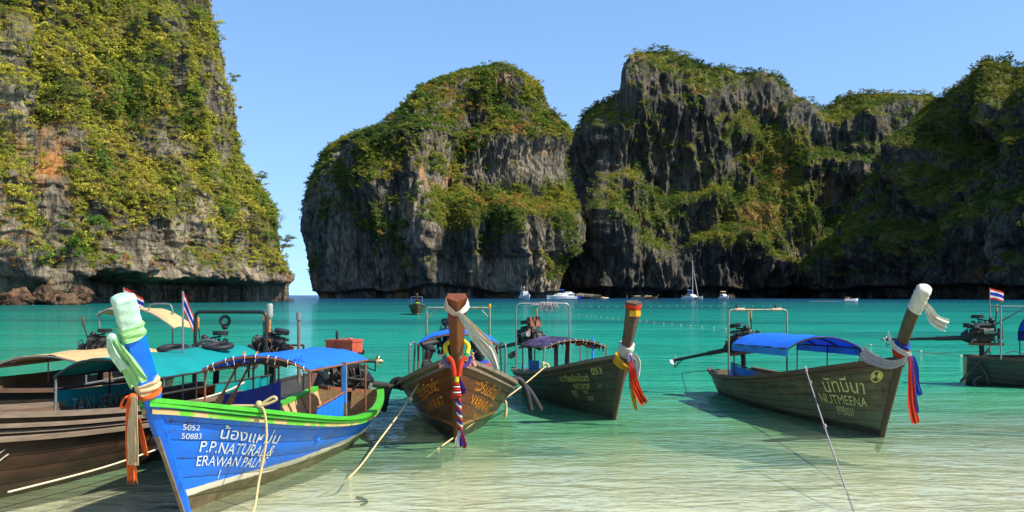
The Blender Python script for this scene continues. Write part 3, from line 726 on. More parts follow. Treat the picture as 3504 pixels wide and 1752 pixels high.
M['greenpipe']=mk('weathered_green_pipe',(.20,.24,.15),.5,.3,7,metal=.3,second=(.42,.28,.10),sec=(.52,.64))
M['blackpipe']=mk('black_painted_pipe',(.014,.017,.014),.42,.4,6,spec=.5)
M['darkpost']=mk('dark_post',(.025,.024,.02),.6,.4,8,second=(.14,.06,.03),sec=(.58,.66))
M['rubber']=mk('black_rubber',(.014,.014,.015),.62,.3,8,spec=.4)
M['rope']=mk('manila_rope',(.58,.43,.20),.9,.35,60,bump=.8,bd=.01)
M['rope_grey']=mk('grey_rope',(.24,.22,.25),.9,.3,50,bump=.8,second=(.42,.27,.22),sec=(.5,.6))
M['rope_white']=mk('pale_rope',(.66,.58,.40),.9,.25,50,bump=.6)
M['twine']=mk('dark_twine',(.10,.08,.05),.9,.3,50)
M['wood_tan']=W('tan_planking',(.42,.27,.13)); M['wood_dark']=W('dark_wood',(.10,.055,.032)); M['wood_grey']=W('grey_weathered_wood',(.17,.125,.085))  # tan, dark and grey timber colours
M['wood_red']=W('varnished_red_wood',(.17,.048,.014),rough=.4,stretch=(6,6,1),scale=2.5); M['handle']=W('orange_wood_handle',(.42,.17,.03),rough=.5)
M['green_rail']=mk('green_painted_rail',(.055,.38,.02),.55,.2,5,(.6,3,3),second=(.30,.24,.09),sec=(.62,.68))
M['rail_worn']=mk('worn_rail',(.47,.31,.13),.7,.3,4,(.8,3,6),second=(.09,.36,.015),sec=(.47,.55))
def tarp(n,c,tr=.3,v=.14): return mk(n,c,.55,v,2.2,bump=.5,bd=.03,spec=.35,trans=tr)
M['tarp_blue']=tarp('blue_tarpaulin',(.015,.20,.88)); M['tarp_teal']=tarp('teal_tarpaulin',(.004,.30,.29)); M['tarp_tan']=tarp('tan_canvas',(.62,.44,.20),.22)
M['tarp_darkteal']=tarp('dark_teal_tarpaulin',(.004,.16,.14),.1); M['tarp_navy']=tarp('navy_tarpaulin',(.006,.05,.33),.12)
M['tarp_purple']=mk('torn_purple_cloth',(.10,.07,.22),.8,.3,5,second=(.02,.015,.03),sec=(.44,.52),trans=.1)
M['tarp_orange']=mk('torn_orange_cloth',(.55,.09,.02),.8,.3,5,second=(.02,.015,.02),sec=(.54,.6),trans=.1)
M['tarp_brown']=mk('brown_canvas',(.12,.075,.02),.8,.4,3,trans=.08)
M['curtain_blue']=tarp('sky_blue_curtain',(.03,.27,.72),.3,.3)
def cloth(n,c,v=.2): return mk(n,c,.75,v,7,(3,3,1),bump=.5,bd=.03,spec=.2,trans=.25)
M['cl_green']=cloth('pale_green_cloth',(.34,.66,.27)); M['cl_mint']=cloth('mint_cloth',(.50,.72,.56)); M['cl_white']=cloth('white_cloth',(.66,.63,.55)); M['cl_grey']=cloth('grey_white_cloth',(.46,.42,.40))
M['cl_orange']=cloth('orange_cloth',(.80,.15,.03)); M['cl_cream']=cloth('cream_cloth',(.70,.52,.30)); M['cl_red']=cloth('red_cloth',(.66,.05,.015)); M['cl_blue']=cloth('blue_cloth',(.02,.07,.42)); M['cl_purple']=cloth('purple_cloth',(.07,.03,.30)); M['cl_yellow']=cloth('yellow_cloth',(.68,.38,.02)); M['cl_lime']=cloth('lime_cloth',(.40,.72,.04)); M['cl_violetgrey']=cloth('violet_grey_cloth',(.20,.16,.34)); M['gar_yellow']=cloth('yellow_garland',(.78,.60,.04)); M['gar_green']=cloth('green_garland',(.03,.34,.12)); M['gar_pink']=cloth('pink_ribbon',(.75,.38,.32))
M['fl_red']=cloth('flag_red',(.66,.03,.025),.1); M['fl_white']=cloth('flag_white',(.72,.70,.70),.06); M['fl_blue']=cloth('flag_blue',(.02,.03,.34),.1)
M['gel']=mk('white_gelcoat',(.72,.71,.67),.25,.06,2,bump=.02,spec=.5); M['glassdark']=mk('dark_window',(.02,.028,.035),.12,.2,4,bump=0,spec=.7)
M['navyhull']=mk('navy_hull_paint',(.012,.03,.34),.3,.15,3,bump=.02); M['cream']=mk('cream_canvas',(.78,.55,.28),.6,.1,3)
M['ink_white']=mk('white_lettering',(.62,.64,.62),.6,.2,30); M['ink_gold']=mk('ochre_lettering',(.60,.54,.14),.7,.35,22,second=(.10,.10,.035),sec=(.56,.66)); M['ink_orange']=mk('orange_lettering',(.80,.24,.02),.7,.3,20,second=(.45,.12,.02),sec=(.56,.66)); M['ink_yellow']=mk('yellow_lettering',(.66,.62,.22),.7,.3,22,second=(.14,.13,.05),sec=(.57,.67)); M['ink_grey']=mk('faded_lettering',(.22,.34,.30),.8,.3,20); M['ink_pale']=mk('pale_lettering',(.34,.34,.24),.8,.3,20)
M['bottle']=mk('clear_plastic_bottle',(.52,.55,.46),.2,.1,5,trans=.4); M['plastic_blue']=mk('blue_plastic',(.02,.20,.66),.35,.1,4); M['floatw']=mk('buoy_foam',(.48,.42,.32),.7,.25,12); M['brass']=mk('bronze_propeller',(.42,.30,.14),.38,.3,9,metal=.6); M['grey_prop']=mk('grey_propeller',(.32,.31,.30),.4,.25,9,metal=.5)
M['skin']=mk('skin',(.075,.042,.028),.6,.1,8); M['shirt_black']=mk('black_shirt',(.012,.012,.014),.85,.3,9); M['jacket_blue']=mk('blue_jacket',(.03,.07,.46),.7,.2,9); M['jacket_red']=mk('red_jacket',(.45,.03,.02),.7,.2,9); M['headscarf']=mk('dark_headscarf',(.02,.03,.03),.9,.3,9); M['trousers']=mk('dark_trousers',(.03,.03,.04),.85,.2,9)  # skin colour is darkened so the faces look backlit
M['orange_vest']=mk('orange_life_vest',(.60,.09,.02),.7,.3,8)

# ------------------------------------------------------------------ long-tail boats
class Hull:
    def __init__(s, L=7, B=1.0, zb=1.28, zm=.78, zs=.85, rake=.95, keel=.28, full=.42, stern=.72, lift=.0, pw=2.4):
        s.L,s.B,s.zb,s.zm,s.zs,s.a,s.k,s.full,s.st,s.lift,s.pw=L,B,zb,zm,zs,rake,keel,full,stern,lift,pw
    def sheer(s,q): return s.zm+(s.zb-s.zm)*(1-q)**s.pw+(s.zs-s.zm)*np.clip((q-.55)/.45,0,1)**2
    def width(s,q):
        w=s.B*np.maximum(1-(1-np.clip(q/s.full,0,1))**2.0,0)**.85
        return w*(1-(1-s.st)*np.clip((q-.62)/.38,0,1)**2.4)
    def pt(s,q,v,side=1,inset=0.0):
        q=np.asarray(q,float); v=np.asarray(v,float); q,v=np.broadcast_arrays(q,v)
        zk=-s.k*(.55+.45*sstep(0,.25,q))+s.lift*np.clip((q-.7)/.3,0,1)**2
        zg=s.sheer(q); z=zk+(zg-zk)*v
        p=np.interp(q,[0,.12,.3,.6,1],[1.0,.92,.62,.45,.5])
        y=np.maximum(s.width(q)-inset,0)*np.maximum(v,1e-4)**p+.02
        f=np.clip((z-0)/(s.zb),-.3,1.2)
        x=-s.L*q+s.a*f*(1-q)**2.2
        return np.stack([x,side*y,z+inset*.6*(1-v)],-1)
    def P(s,q,v,side=1,off=0.0):
        e=1e-3; p=s.pt(q,v,side)
        if off:
            a=s.pt(np.minimum(np.asarray(q,float)+e,1),v,side)-s.pt(np.maximum(np.asarray(q,float)-e,0),v,side)
            b=s.pt(q,np.minimum(np.asarray(v,float)+e,1),side)-s.pt(q,np.maximum(np.asarray(v,float)-e,0),side)
            n=np.cross(a,b); n/=np.maximum(np.linalg.norm(n,axis=-1),1e-9)[...,None]
            n=n*np.where(n[...,1:2]*side<0,-1,1); p=p+n*off
        return p
    def G(s,q,side=1,dz=0.0,dy=0.0):
        p=s.pt(q,1.0,side); return Vector((float(p[0]),float(p[1])+side*dy,float(p[2])+dz))
    def q_at(s,x):
        qs=np.linspace(0,1,200); xs=s.pt(qs,1.0)[:,0]; return float(np.interp(-x,-xs,qs))

def build_hull(root, h, mat, inner, rail, strakes=6, ns=44, rub=None, deck=None, deck_z=.30, planks=True, ribs=0, rail_w=.11, rail_h=.05, deck_q=(.10,.93)):
    qs=np.concatenate([np.linspace(0,.3,ns//3,endpoint=False),np.linspace(.3,1,ns-ns//3)])
    ve=np.linspace(0,1,strakes+1)**.9
    for side in(1,-1):
        for i in range(strakes):
            a,b=ve[i],ve[i+1]; g=.012
            rows=[]
            for v,off in((a+.0004,-.012),(a+g*.35,.0),(a+g,.002),((a+b)/2,.003),(b-g*.6,.002),(b-.0004,-.001 if i<strakes-1 else .0)):
                rows.append(h.P(qs,min(v,1.0),side,off))
            G=np.stack(rows,0)
            if side<0: G=G[:,::-1]
            MB().grid(G,0,True).build('hull_plank',mat,root)
        # lining seen over the gunwale
    vv=np.linspace(0.0,1,9); G=np.concatenate([np.stack([h.pt(qs,v,1,.05) for v in vv[::-1]],0),np.stack([h.pt(qs,v,-1,.05) for v in vv],0)],0)
    G[...,2]=np.minimum(G[...,2],np.maximum(h.sheer(qs)[None,:]-.004,-9))
    MB().grid(G,0,True).build('hull_lining',inner,root)
    # transom
    vt=np.linspace(0,1,9); pts=[Vector(p) for p in h.pt(1.0,vt,1)]+[Vector(p) for p in h.pt(1.0,vt[::-1],-1)]
    mb=MB(); back=[p+Vector((-.02,0,0)) for p in pts]; front=[p+Vector((.05,0,0)) for p in pts]
    mb.loft([front,back],0,False,True); mb.build('transom',inner,root)
    for side in(1,-1):
        pts=h.pt(qs,1.0,side); rings=[]
        for i,p in enumerate(pts):
            w=rail_w*(.45+.55*min(1,qs[i]/.08)); inn=w*.55; out=w*.45
            rings.append([Vector((p[0],p[1]+side*out,p[2]-.012)),Vector((p[0],p[1]+side*out,p[2]+rail_h)),Vector((p[0],p[1]-side*inn,p[2]+rail_h)),Vector((p[0],p[1]-side*inn,p[2]-.012))])
        mb=MB().loft(rings,0,False,True); mb.build('gunwale_rail',rail,root)
        if rub:
            for (vr,rw,rh,rm) in rub:
                c=h.P(qs,vr,side,.0); n=h.P(qs,vr,side,rw)-c; rings=[]
                for i in range(len(qs)):
                    p=Vector(c[i]); o=Vector(n[i]); rings.append([p+Vector((0,0,rh/2)),p+o+Vector((0,0,rh*.35)),p+o-Vector((0,0,rh*.35)),p-Vector((0,0,rh/2))])
                MB().loft(rings,0,False,True).build('rub_rail',rm,root)
    if deck:
        x1=h.pt(deck_q[0],1.0)[0]; x0=h.pt(deck_q[1],1.0)[0]; w=.21
        n=int((x1-x0)/w); joined=MB()
        for i in range(n):
            xc=x1-(i+.5)*w; q=np.clip(-xc/h.L,0,1)
            vv=np.linspace(0,1,40); pr=h.pt(q,vv,1,.05); hw=float(np.interp(deck_z,pr[:,2],pr[:,1]))-.01
            if hw<.08: continue
            mb=MB() if planks else joined
            mb.box((xc,0,deck_z+random.uniform(-.006,.006)),(w-.014,2*hw,.028))
            if planks: mb.build('deck_plank',deck,root)
        if not planks: joined.build('deck',deck,root)
    for i in range(ribs):
        q=.22+.70*i/(ribs-1)
        for side in(1,-1):
            vv=np.linspace(.35,.985,8); pts=[Vector(p) for p in h.pt(q,vv,side,.075)]
            MB().tube(pts,.032,4).build('rib',deck or inner,root)
    return root
def build_prow(root, h, mat, top=(.75,2.3), wtop=.30, wbase=.17, wfoot=.07, dtop=.26, dbase=.24, bend=.15, cap=None):
    """stem and tall bow post in one timber; front comes to a ridge"""
    a,zb=h.a,h.zb; tx,tz=a+top[0],top[1]
    path=[(-.16,-h.k),( -.02,-.08)]+[(a*f,zb*f) for f in(.15,.4,.7,.92)]
    path+=[tuple(p)[:2] for p in [(x,z) for x,z in [( (1-t)**2*a+2*t*(1-t)*(a+top[0]*(.5+bend))+t*t*tx, (1-t)**2*zb+2*t*(1-t)*(zb+(tz-zb)*(.5-bend*.3))+t*t*tz) for t in[.0,.12,.25,.4,.55,.7,.85,1.0]]]]
    rings=[]; N=len(path)
    for i,(x,z) in enumerate(path):
        x0,z0=path[max(i-1,0)];x1,z1=path[min(i+1,N-1)]; t=Vector((x1-x0,0,z1-z0)).normalized(); F=Vector((t.z,0,-t.x))
        if z<zb*.93: k=max(0,z)/zb; w=wfoot+(wbase-wfoot)*k; d=.09+.05*k; sh=.5*d-.03
        else: k=(z-zb)/(tz-zb); k=max(k,0); w=wbase+(wtop-wbase)*k**1.1; d=dbase+(dtop-dbase)*k; sh=(.5*d-.03)*(1-k)
        c=Vector((x,0,z))-F*sh
        rings.append([c+F*d*.5+Vector((0,.012,0)),c+F*d*.05+Vector((0,w/2,0)),c-F*d*.5+Vector((0,w*.42,0)),c-F*d*.5-Vector((0,w*.42,0)),c+F*d*.05-Vector((0,w/2,0)),c+F*d*.5-Vector((0,.012,0))])
    o=MB().loft(rings,0,False,True).build('prow',mat,root)
    root['prow_n']=N
    return path, rings
def prow_point(path, t):
    i=min(int(t),len(path)-2); f=t-i; a=Vector((path[i][0],0,path[i][1])); b=Vector((path[i+1][0],0,path[i+1][1])); return a.lerp(b,f),(b-a).normalized()

def canopy(root, x0, x1, hw, ze, rise, mat, pole, posts, drop=0.0, hoops=2, foot=.3, valance=0, vmat=None, n=26, m=30, sag=.030, tilt=0.0, hem=None, hw1=None, lash=False):
    """cloth roof arched across the boat from x1 (forward) to x0 (aft)"""
    hw1=hw1 or hw
    def pt(fx,fy):
        x=x0+(x1-x0)*fx; hh=hw+(hw1-hw)*fx; return Vector((x,hh*fy,ze+rise*(1-abs(fy)**2.2)+tilt*(fx-.5)-drop*(1-fx)))
    xs=np.linspace(0,1,m+1); ys=np.linspace(-1,1,n+1); sd=abs(x0)*3.7+hw
    P=np.array([[pt(a,b)-Vector((0,0,sag*math.sin(a*math.pi*(hoops+1))**2*(1-abs(b))+.022*float(fbm(np.array(a*5+sd),np.array(b*2.6),np.array(sd),3))*(1-.6*abs(b))+.010*math.sin(b*9+a*14+sd)*float(pn(a*4,b*3,sd)))) for b in ys] for a in xs])
    MB().grid(P,0,True,.008).build('canopy_cloth',mat,root)
    for k in range(hoops+2):
        a=k/(hoops+1); a=min(max(a,.003),.997)
        MB().tube([pt(a,b)-Vector((0,0,.024)) for b in np.linspace(-1,1,15)],.016,6).build('canopy_hoop',pole,root)
    for sgn in(-1,1):
        MB().tube([pt(a,sgn)+Vector((0,0,-.014)) for a in np.linspace(0,1,8)],.016,6).build('canopy_rail',pole,root)
        if valance:
            V=np.array([[pt(a,sgn)+Vector((0,sgn*(.008+.01*math.sin(a*25+d*3)),-d*valance)) for a in np.linspace(0,1,26)] for d in(0,.5,1)])
            MB().grid(V,0,True,.006).build('canopy_valance',vmat or mat,root)
    if lash:
        for k in range(11):
            b=-.95+1.9*k/10+random.uniform(-.05,.05); p=pt(.997,b); mt=MB(); mt.torus(p-Vector((0,0,.018)),.026,.006,Matrix.Rotation(R(90)+random.uniform(-.4,.4),3,'X')@Matrix.Rotation(random.uniform(-.5,.5),3,'Z'),10,5); mt.tube([p-Vector((0,0,.03)),p-Vector((-.01,random.uniform(-.03,.03),.07+.05*random.random()))],.004,4); mt.build('lashing',M['rope_white'],root)
    for (fx,sgn,fz) in posts:
        p=pt(fx,sgn*.985); MB().tube([Vector((p.x,p.y,fz)),p],.015,6).build('canopy_post',pole,root)
    return pt
def arch(root, x, hw, z0, z1, r, mat, skew=0.0, name='stern_arch', rad=.16, yc=0.0, z0b=None):
    p=[(x,yc-hw,z0),(x,yc-hw,z1-rad)]+[tuple(q) for q in arc((x,yc-hw,z1-rad),(x,yc-hw,z1),(x,yc-hw+rad,z1),5)[1:]]+[tuple(q) for q in arc((x+skew,yc+hw-rad,z1),(x+skew,yc+hw,z1),(x+skew,yc+hw,z1-rad),5)]+[(x+skew,yc+hw,z0 if z0b is None else z0b)]
    return MB().tube(p,r,8).build(name,mat,root)
def curtain_panel(root, a, b, h0, h1, mat, name='side_curtain', wob=.012, n=24, label=None):
    """cloth hung between two points given as (x, y, z_top); falls by h0..h1"""
    a=Vector(a); b=Vector(b); d=(b-a); nrm=Vector((-d.y,d.x,0)).normalized()
    P=np.array([[a.lerp(b,i/n)+Vector((0,0,-(h0+(h1-h0)*i/n)*k-.02*math.sin(math.pi*i/n)*(1-k)))+nrm*(wob*(math.sin(i*1.3+3*k)+.6*math.sin(i*2.9+k))) for i in range(n+1)] for k in(0,.33,.66,1)])
    o=MB().grid(P,0,True,.006).build(name,mat,root)
    return o
def engine(root, loc, yaw=0.0, shaft=3.6, tilt=.12, tiller=.0, scale=1.0, style='black', prop='brass', handle='handle', roll=0.0, extra=None, stays=True, stand=None):
    """car engine on a swivel post with the long propeller shaft running aft"""
    T=Matrix.Translation(loc)@Matrix.Rotation(yaw,4,'Z')@Matrix.Rotation(tilt,4,'Y')@Matrix.Scale(scale,4)
    def t(p): return T@Vector(p)
    R3=T.to_3x3()
    mb=MB()
    def bx(c,sz,m=0): mb.box(t(c),Vector(sz),R3,m)
    bx((0,0,.31),(.56,.24,.30)); bx((.02,0,.49),(.50,.20,.10)); bx((0,0,.13),(.40,.18,.10)); mb.tube([t((-.28,0,.29)),t((-.33,0,.28)),t((-.46,0,.26))],[.17*scale,.17*scale,.09*scale],14); bx((.05,0,.58),(.44,.14,.07),1)
    for i in range(4):
        x=-.18+.13*i
        mb.tube([t(p) for p in arc((x,.13,.46),(x,.25,.46),(x-.03,.25,.30),5)],.019*scale,7,0)
        mb.cyl(t((x,0,.60)),t((x,0,.66)),.022*scale,6,0)
    mb.tube([t(p) for p in((-.25,.25,.28),(.25,.25,.28),(.40,.22,.36))],.028*scale,8,0)
    mb.cyl(t((.33,0,.30)),t((.42,0,.30)),.17*scale,16,0); mb.cyl(t((.40,0,.30)),t((.46,0,.30)),.09*scale,12,1)
    mb.cyl(t((.05,-.24,.40)),t((.27,-.24,.40)),.075*scale,12,1); mb.cyl(t((-.08,-.02,.72)),t((-.08,-.02,.80)),.15*scale,14,0); mb.ball(t((.22,-.1,.66)),.07*scale,0)
    mb.torus(t((.44,0,.44)),.12*scale,.012*scale,R3@Matrix.Rotation(R(90),3,'Y'),14,5,0)
    for p,q in (((-.3,-.16,.1),(.45,-.16,.08)),((-.3,.16,.1),(.45,.16,.08)),((.45,-.16,.08),(.45,.16,.08))): mb.beam(t(p),t(q),.05*scale,.06*scale,2)
    for k in range(5):
        a=Vector((random.uniform(-.3,.35),random.uniform(-.2,.2),.6)); b=Vector((random.uniform(-.3,.35),random.choice([-.25,.25]),random.uniform(.15,.35)))
        mb.tube([t(p) for p in arc(a,(a+b)/2+Vector((0,0,.12)),b,5)],.011*scale,5,0)
    rr=random.Random(int(abs(loc[0])*100)+3)
    for sd in(-1,1):
        for k in range(9):
            c=(rr.uniform(-.36,.30),sd*rr.uniform(.13,.20),rr.uniform(.14,.56)); sz=rr.uniform(.04,.11)
            kind=rr.random(); m_=rr.choice((0,0,0,1,2))
            if kind<.45: mb.cyl(t(c),t((c[0]+rr.uniform(.05,.16),c[1],c[2]+rr.uniform(-.03,.03))),sz*.45*scale,9,m_)
            elif kind<.7: mb.cyl(t(c),t((c[0],c[1]+sd*rr.uniform(.05,.10),c[2])),sz*.5*scale,10,m_)
            else: bx(c,(sz*1.3,sz*.8,sz),m_)
        for k in range(5):
            a=Vector((rr.uniform(-.35,.3),sd*.17,rr.uniform(.3,.6))); b=Vector((rr.uniform(-.35,.35),sd*rr.uniform(.15,.24),rr.uniform(.1,.4)))
            mb.tube([t(p) for p in arc(a,(a+b)/2+Vector((0,sd*.12,.06)),b,6)],rr.choice((.008,.012,.018))*scale,5,0)
        mb.cyl(t((.35,sd*.10,.18)),t((.40,sd*.10,.18)),.06*scale,12,1)
    for k in range(7): bx((-.22+.075*k,0,.625),(.018,.20,.05),0)
    mb.tube([t(p) for p in((.37,.10,.18),(.37,.16,.30),(.37,.0,.46),(.37,-.16,.30),(.37,-.10,.18))],.012*scale,5,0)
    if extra=='redbox':
        T=Matrix.Translation(loc)@Matrix.Rotation(yaw*.3,4,'Z'); R3=T.to_3x3()
        bx((.08,0,.78),(.34,.48,.17),3); bx((.08,0,.885),(.36,.50,.04),3); mb.torus(t((.08,0,.93)),.03,.006,R3@Matrix.Rotation(R(90),3,'X'),10,5,2); bx((.255,-.08,.78),(.012,.03,.17),2); bx((.255,.12,.78),(.012,.03,.17),2); mb.ball(t((.08,.12,.91)),.05,3,10,6,(1,1,.5))
    T=Matrix.Translation(loc)@Matrix.Rotation(yaw,4,'Z')@Matrix.Rotation(tilt,4,'Y')@Matrix.Scale(scale,4); R3=T.to_3x3()
    if extra=='rustbox': bx((.22,.02,.72),(.16,.34,.26),2)
    if extra=='filter': mb.ball(t((.1,.22,.52)),.11*scale,1,14,8,(1,.8,1))
    e=mb.build('engine',[M['iron'],M['steel'],M['rust'],M['redrust']],root)
    st=MB(); base=Vector(loc); st.cyl(t((-.02,0,.12)),Vector((base.x,base.y,(stand if stand is not None else base.z-.45))),.06*scale,10); st.torus(t((-.02,0,.08)),.11*scale,.025*scale,R3,14,6); st.build('swivel_post',M['iron'],e)
    tip=t((-.4-shaft/scale,0,.22)); s0=t((-.4,0,.24))
    sh=MB(); sh.tube([s0,s0.lerp(tip,.35),s0.lerp(tip,.36),tip],[.06*scale,.055*scale,.04*scale,.036*scale],9); sh.build('drive_shaft',M['darkpost'],e)
    pr=MB(); ax=(tip-s0).normalized(); rot=ax.to_track_quat('Z','Y').to_matrix()
    pr.lathe([(.025,-.05),(.04,0),(.035,.07),(.008,.11)],tip,rot,10)
    for k in range(2):
        ang=k*math.pi+.5+yaw*3; pts=[]
        for i in range(7):
            r_=.03+.135*i/6; wd=.075*math.sin(math.pi*(.12+.8*i/6))
            c=Vector((math.cos(ang),math.sin(ang),0))*r_; tn=Vector((-math.sin(ang),math.cos(ang),.55)).normalized()
            pts.append([tip+rot@(c-tn*wd),tip+rot@c+ax*.004,tip+rot@(c+tn*wd)])
        pr.grid(np.array([[tuple(p) for p in r] for r in pts]),0,True,.012)
    pr.build('propeller',M[prop],e)
    if stays:
        s_=MB(); a=s0.lerp(tip,.80); dn=Vector((0,0,-.17)); b=s0.lerp(tip,.985)+dn
        s_.tube([a,b],.011,5); s_.tube([b,s0.lerp(tip,.985)],.011,5); s_.tube([s0.lerp(tip,.9),s0.lerp(b,.95) if False else a.lerp(b,.75)],.009,5); s_.build('propeller_guard',M['darkpost'],e)
    h=MB(); h0=t((.3,0,.62)); h1=t((.34+tiller*.3,0,.92)) if tiller>=0 else t((1.2,0,.55))
    if tiller>=0:
        h.tube([t((-.1,.02,.7)),h0,h1],.018*scale,7); h.build('tiller_arm',M['iron'],e)
        MB().lathe([(.018,0),(.024,.04),(.020,.10),(.023,.17),(.010,.19)],h1-Vector((0,0,.06)),None,10).build('tiller_grip',M[handle],e)
    else:
        h.tube([h0,h1],.02*scale,7); h.build('tiller_arm',M['steel'],e)
    return e

_fonts={}
def lettering(root, h, text, side, d, v, size, mat, shear=0.0, xs=1.0, drop=0.0, name='lettering', off=.011, spacing=1.0, label=None, surf=None):
    """painted letters laid on the planking; d metres aft of the stem, v up the side"""
    cu=bpy.data.curves.new('txt','FONT'); cu.body=text; cu.size=1.0; cu.space_character=spacing
    cu.resolution_u=4
    ob=bpy.data.objects.new('txt',cu); COL.objects.link(ob)
    dg=bpy.context.evaluated_depsgraph_get(); me=bpy.data.meshes.new_from_object(ob.evaluated_get(dg))
    bpy.data.objects.remove(ob); bpy.data.curves.remove(cu)
    n=len(me.vertices)
    if n==0: return None
    co=np.empty(n*3,np.float32); me.vertices.foreach_get('co',co); co=co.reshape(-1,3)
    wob_=.030*pn(co[:,0]*1.1+len(text),co[:,1]*1.1,np.zeros(n)+size*9); wo2=.026*pn(co[:,0]*2.3,co[:,1]*2.3+7,np.zeros(n)+size*5)
    tx=(co[:,0]+wob_+wo2+shear*co[:,1])*size*xs; ty=(co[:,1]+wo2*1.3+.03*np.sin(co[:,0]*2.1+size*30))*size
    if surf is None:
        width=tx.max()
        dd=d+tx if side>0 else d+(width-tx)
        q=dd/(h.L+h.a*.9)
        zk=-h.k; girth=(h.sheer(q)-zk)
        vv=v+ty/girth/1.02-drop*(tx-width/2)/girth
        P=h.P(np.clip(q,0,1),np.clip(vv,0,1),side,off)
    else: P=surf(tx,ty)
    me.vertices.foreach_set('co',np.ascontiguousarray(P,np.float32).ravel())
    me.materials.clear(); me.materials.append(M[mat]); me.update(); me.name=name
    o=link(name,me,root)
    return o
def ribbon(path, widths, wdir, folds=3, amp=.02, n=15, thick=.003, twist=0.0, mb=None, m=0, seed=0):
    """hanging cloth: a pleated strip along a path"""
    r=random.Random(seed); path=[Vector(p) for p in path]; N=len(path); wd=Vector(wdir).normalized(); rows=[]
    ph=r.uniform(0,6)
    for i,p in enumerate(path):
        t=(path[min(i+1,N-1)]-path[max(i-1,0)]).normalized(); ww=(wd-t*wd.dot(t)).normalized(); nn=t.cross(ww)
        if twist: 
            c,s_=math.cos(twist*i/N),math.sin(twist*i/N); ww,nn=ww*c+nn*s_,nn*c-ww*s_
        f=i/(N-1); w=np.interp(f,np.linspace(0,1,len(widths)),widths)
        rows.append([p+ww*w*(j/(n-1)-.5)+nn*amp*(.4+f)*(math.sin(ph+folds*2*math.pi*j/(n-1)+1.3*math.sin(f*4+ph))+.5*math.sin(2.3*ph+folds*3.7*math.pi*j/(n-1)-2*f))+ww*(.10*w*math.sin(f*5+ph))+t*(.02*math.sin(j*1.7)*(f>.95)) for j in range(n)])
    mb=mb or MB(); mb.grid(np.array([[tuple(p) for p in r_] for r_ in rows]),m,True,thick); return mb
def wrap_band(rings, i0, i1, mb=None, m=0, puff=.018, turns=3, seed=0):
    """cloth wound round the bow post between two of its stations (fractional)"""
    mb=mb or MB(); out=[]; K_=26; S_=5; top=i1>=len(rings)-1.1
    for k in range(K_+1):
        t=min(i0+(i1-i0)*k/K_,len(rings)-1.0); i=min(int(t),len(rings)-2); f=min(t-i,1.0)
        ring=[rings[i][j].lerp(rings[i+1][j],f) for j in range(6)]
        c=sum(ring,Vector())/6; fine=[]
        for j in range(6):
            for s_ in range(S_): fine.append(ring[j].lerp(ring[(j+1)%6],s_/S_))
        # soften the corners of the timber under the cloth
        sm=[(fine[q-2]+fine[q-1]+fine[q]*2+fine[(q+1)%len(fine)]+fine[(q+2)%len(fine)])/6 for q in range(len(fine))]
        n=len(sm); row=[]
        for q,p in enumerate(sm):
            a=2*math.pi*q/n; w=.40*math.sin(2*math.pi*turns*k/K_*1.7+2*a+seed)+.22*math.sin(9*k/K_+4*a+seed*2.3)+.12*math.sin(31*k/K_-3*a+seed)
            o=.008+puff*(1.1+w)
            row.append(c+(p-c)*(1+o/max((p-c).length,.03)))
        out.append(row)
    if top:
        up=(sum(rings[-1],Vector())-sum(rings[-2],Vector())).normalized(); c=sum(out[-1],Vector())/len(out[-1])
        for sc_,h_ in((.93,.022),(.70,.036),(.35,.040)): out.append([c+(p-c)*sc_+up*h_ for p in out[K_]])
    mb.loft(out,m,True,True); return mb
def flag(loc, height, w, h, droop, direction, label, r=.012, sway=0.3, pole_base=None):
    root=empty('flag',loc); d=Vector(direction).normalized()
    MB().tube([Vector((0,0,0)) if pole_base is None else pole_base,Vector((0,0,height))],r,8).build('flag_pole',M['galv'],root)
    rows=[]; edges=[0,1/6,2/6,4/6,5/6,1]; nn=20
    nrm=Vector((-d.y,d.x,0))
    def P(a,b):  # a along fly, b down the hoist
        s_=math.sin(a*7+b*1.5)*.10*w*a*sway*3; drp=droop*(a**1.3)*w
        return Vector((0,0,height-.01))+d*(a*w*(1-.35*droop))+nrm*s_+Vector((0,0,-b*h*(1-.1*a)-drp))
    cl=['fl_red','fl_white','fl_blue','fl_white','fl_red']
    for k in range(5):
        G=np.array([[tuple(P(i/nn,edges[k]+(edges[k+1]-edges[k])*j/2)) for i in range(nn+1)] for j in range(3)])
        MB().grid(G,0,True,.004).build('flag_stripe',M[cl[k]],root)
    tag(root,label,'flag','red white and blue striped flags'); return root
def tyre(loc, R_, r_, rot, label, group='tyres used as fenders'):
    o=MB(); o.torus((0,0,0),R_,r_,None,30,10,0,.75)
    o.cyl((R_-r_*.6,0,r_*.55),(R_-r_*.75,0,r_*1.25),.008,6)
    b=o.build('tyre',M['rubber']); b.matrix_world=Matrix.Translation(loc)@rot.to_4x4(); tag(b,label,'tyre',group); return b
def rope(pts, r, mat, label, n=6, name='rope', smooth=6, extra=None):
    mb=MB(); mb.tube(spline(pts,smooth) if smooth else pts,r,n)
    if extra: extra(mb)
    o=mb.build(name,M[mat]); tag(o,label,'rope'); return o
def boat_root(name, foot, heading_deg, label, cat='boat', group='wooden long-tail boats moored in the shallows'):
    """heading_deg 0 = bow straight towards the beach, positive = turned to the right of the picture"""
    a=R(heading_deg); rz=math.atan2(-math.cos(a),math.sin(a))
    o=empty(name,foot,rz); tag(o,label,cat,group); return o
def W_(root, p):
    """boat-local point to world"""
    return Matrix.Translation(root.location)@Matrix.Rotation(root.rotation_euler.z,4,'Z')@Vector(p)

def L_(root, p):
    return (Matrix.Translation(root.location)@Matrix.Rotation(root.rotation_euler.z,4,'Z')).inverted()@Vector(p)

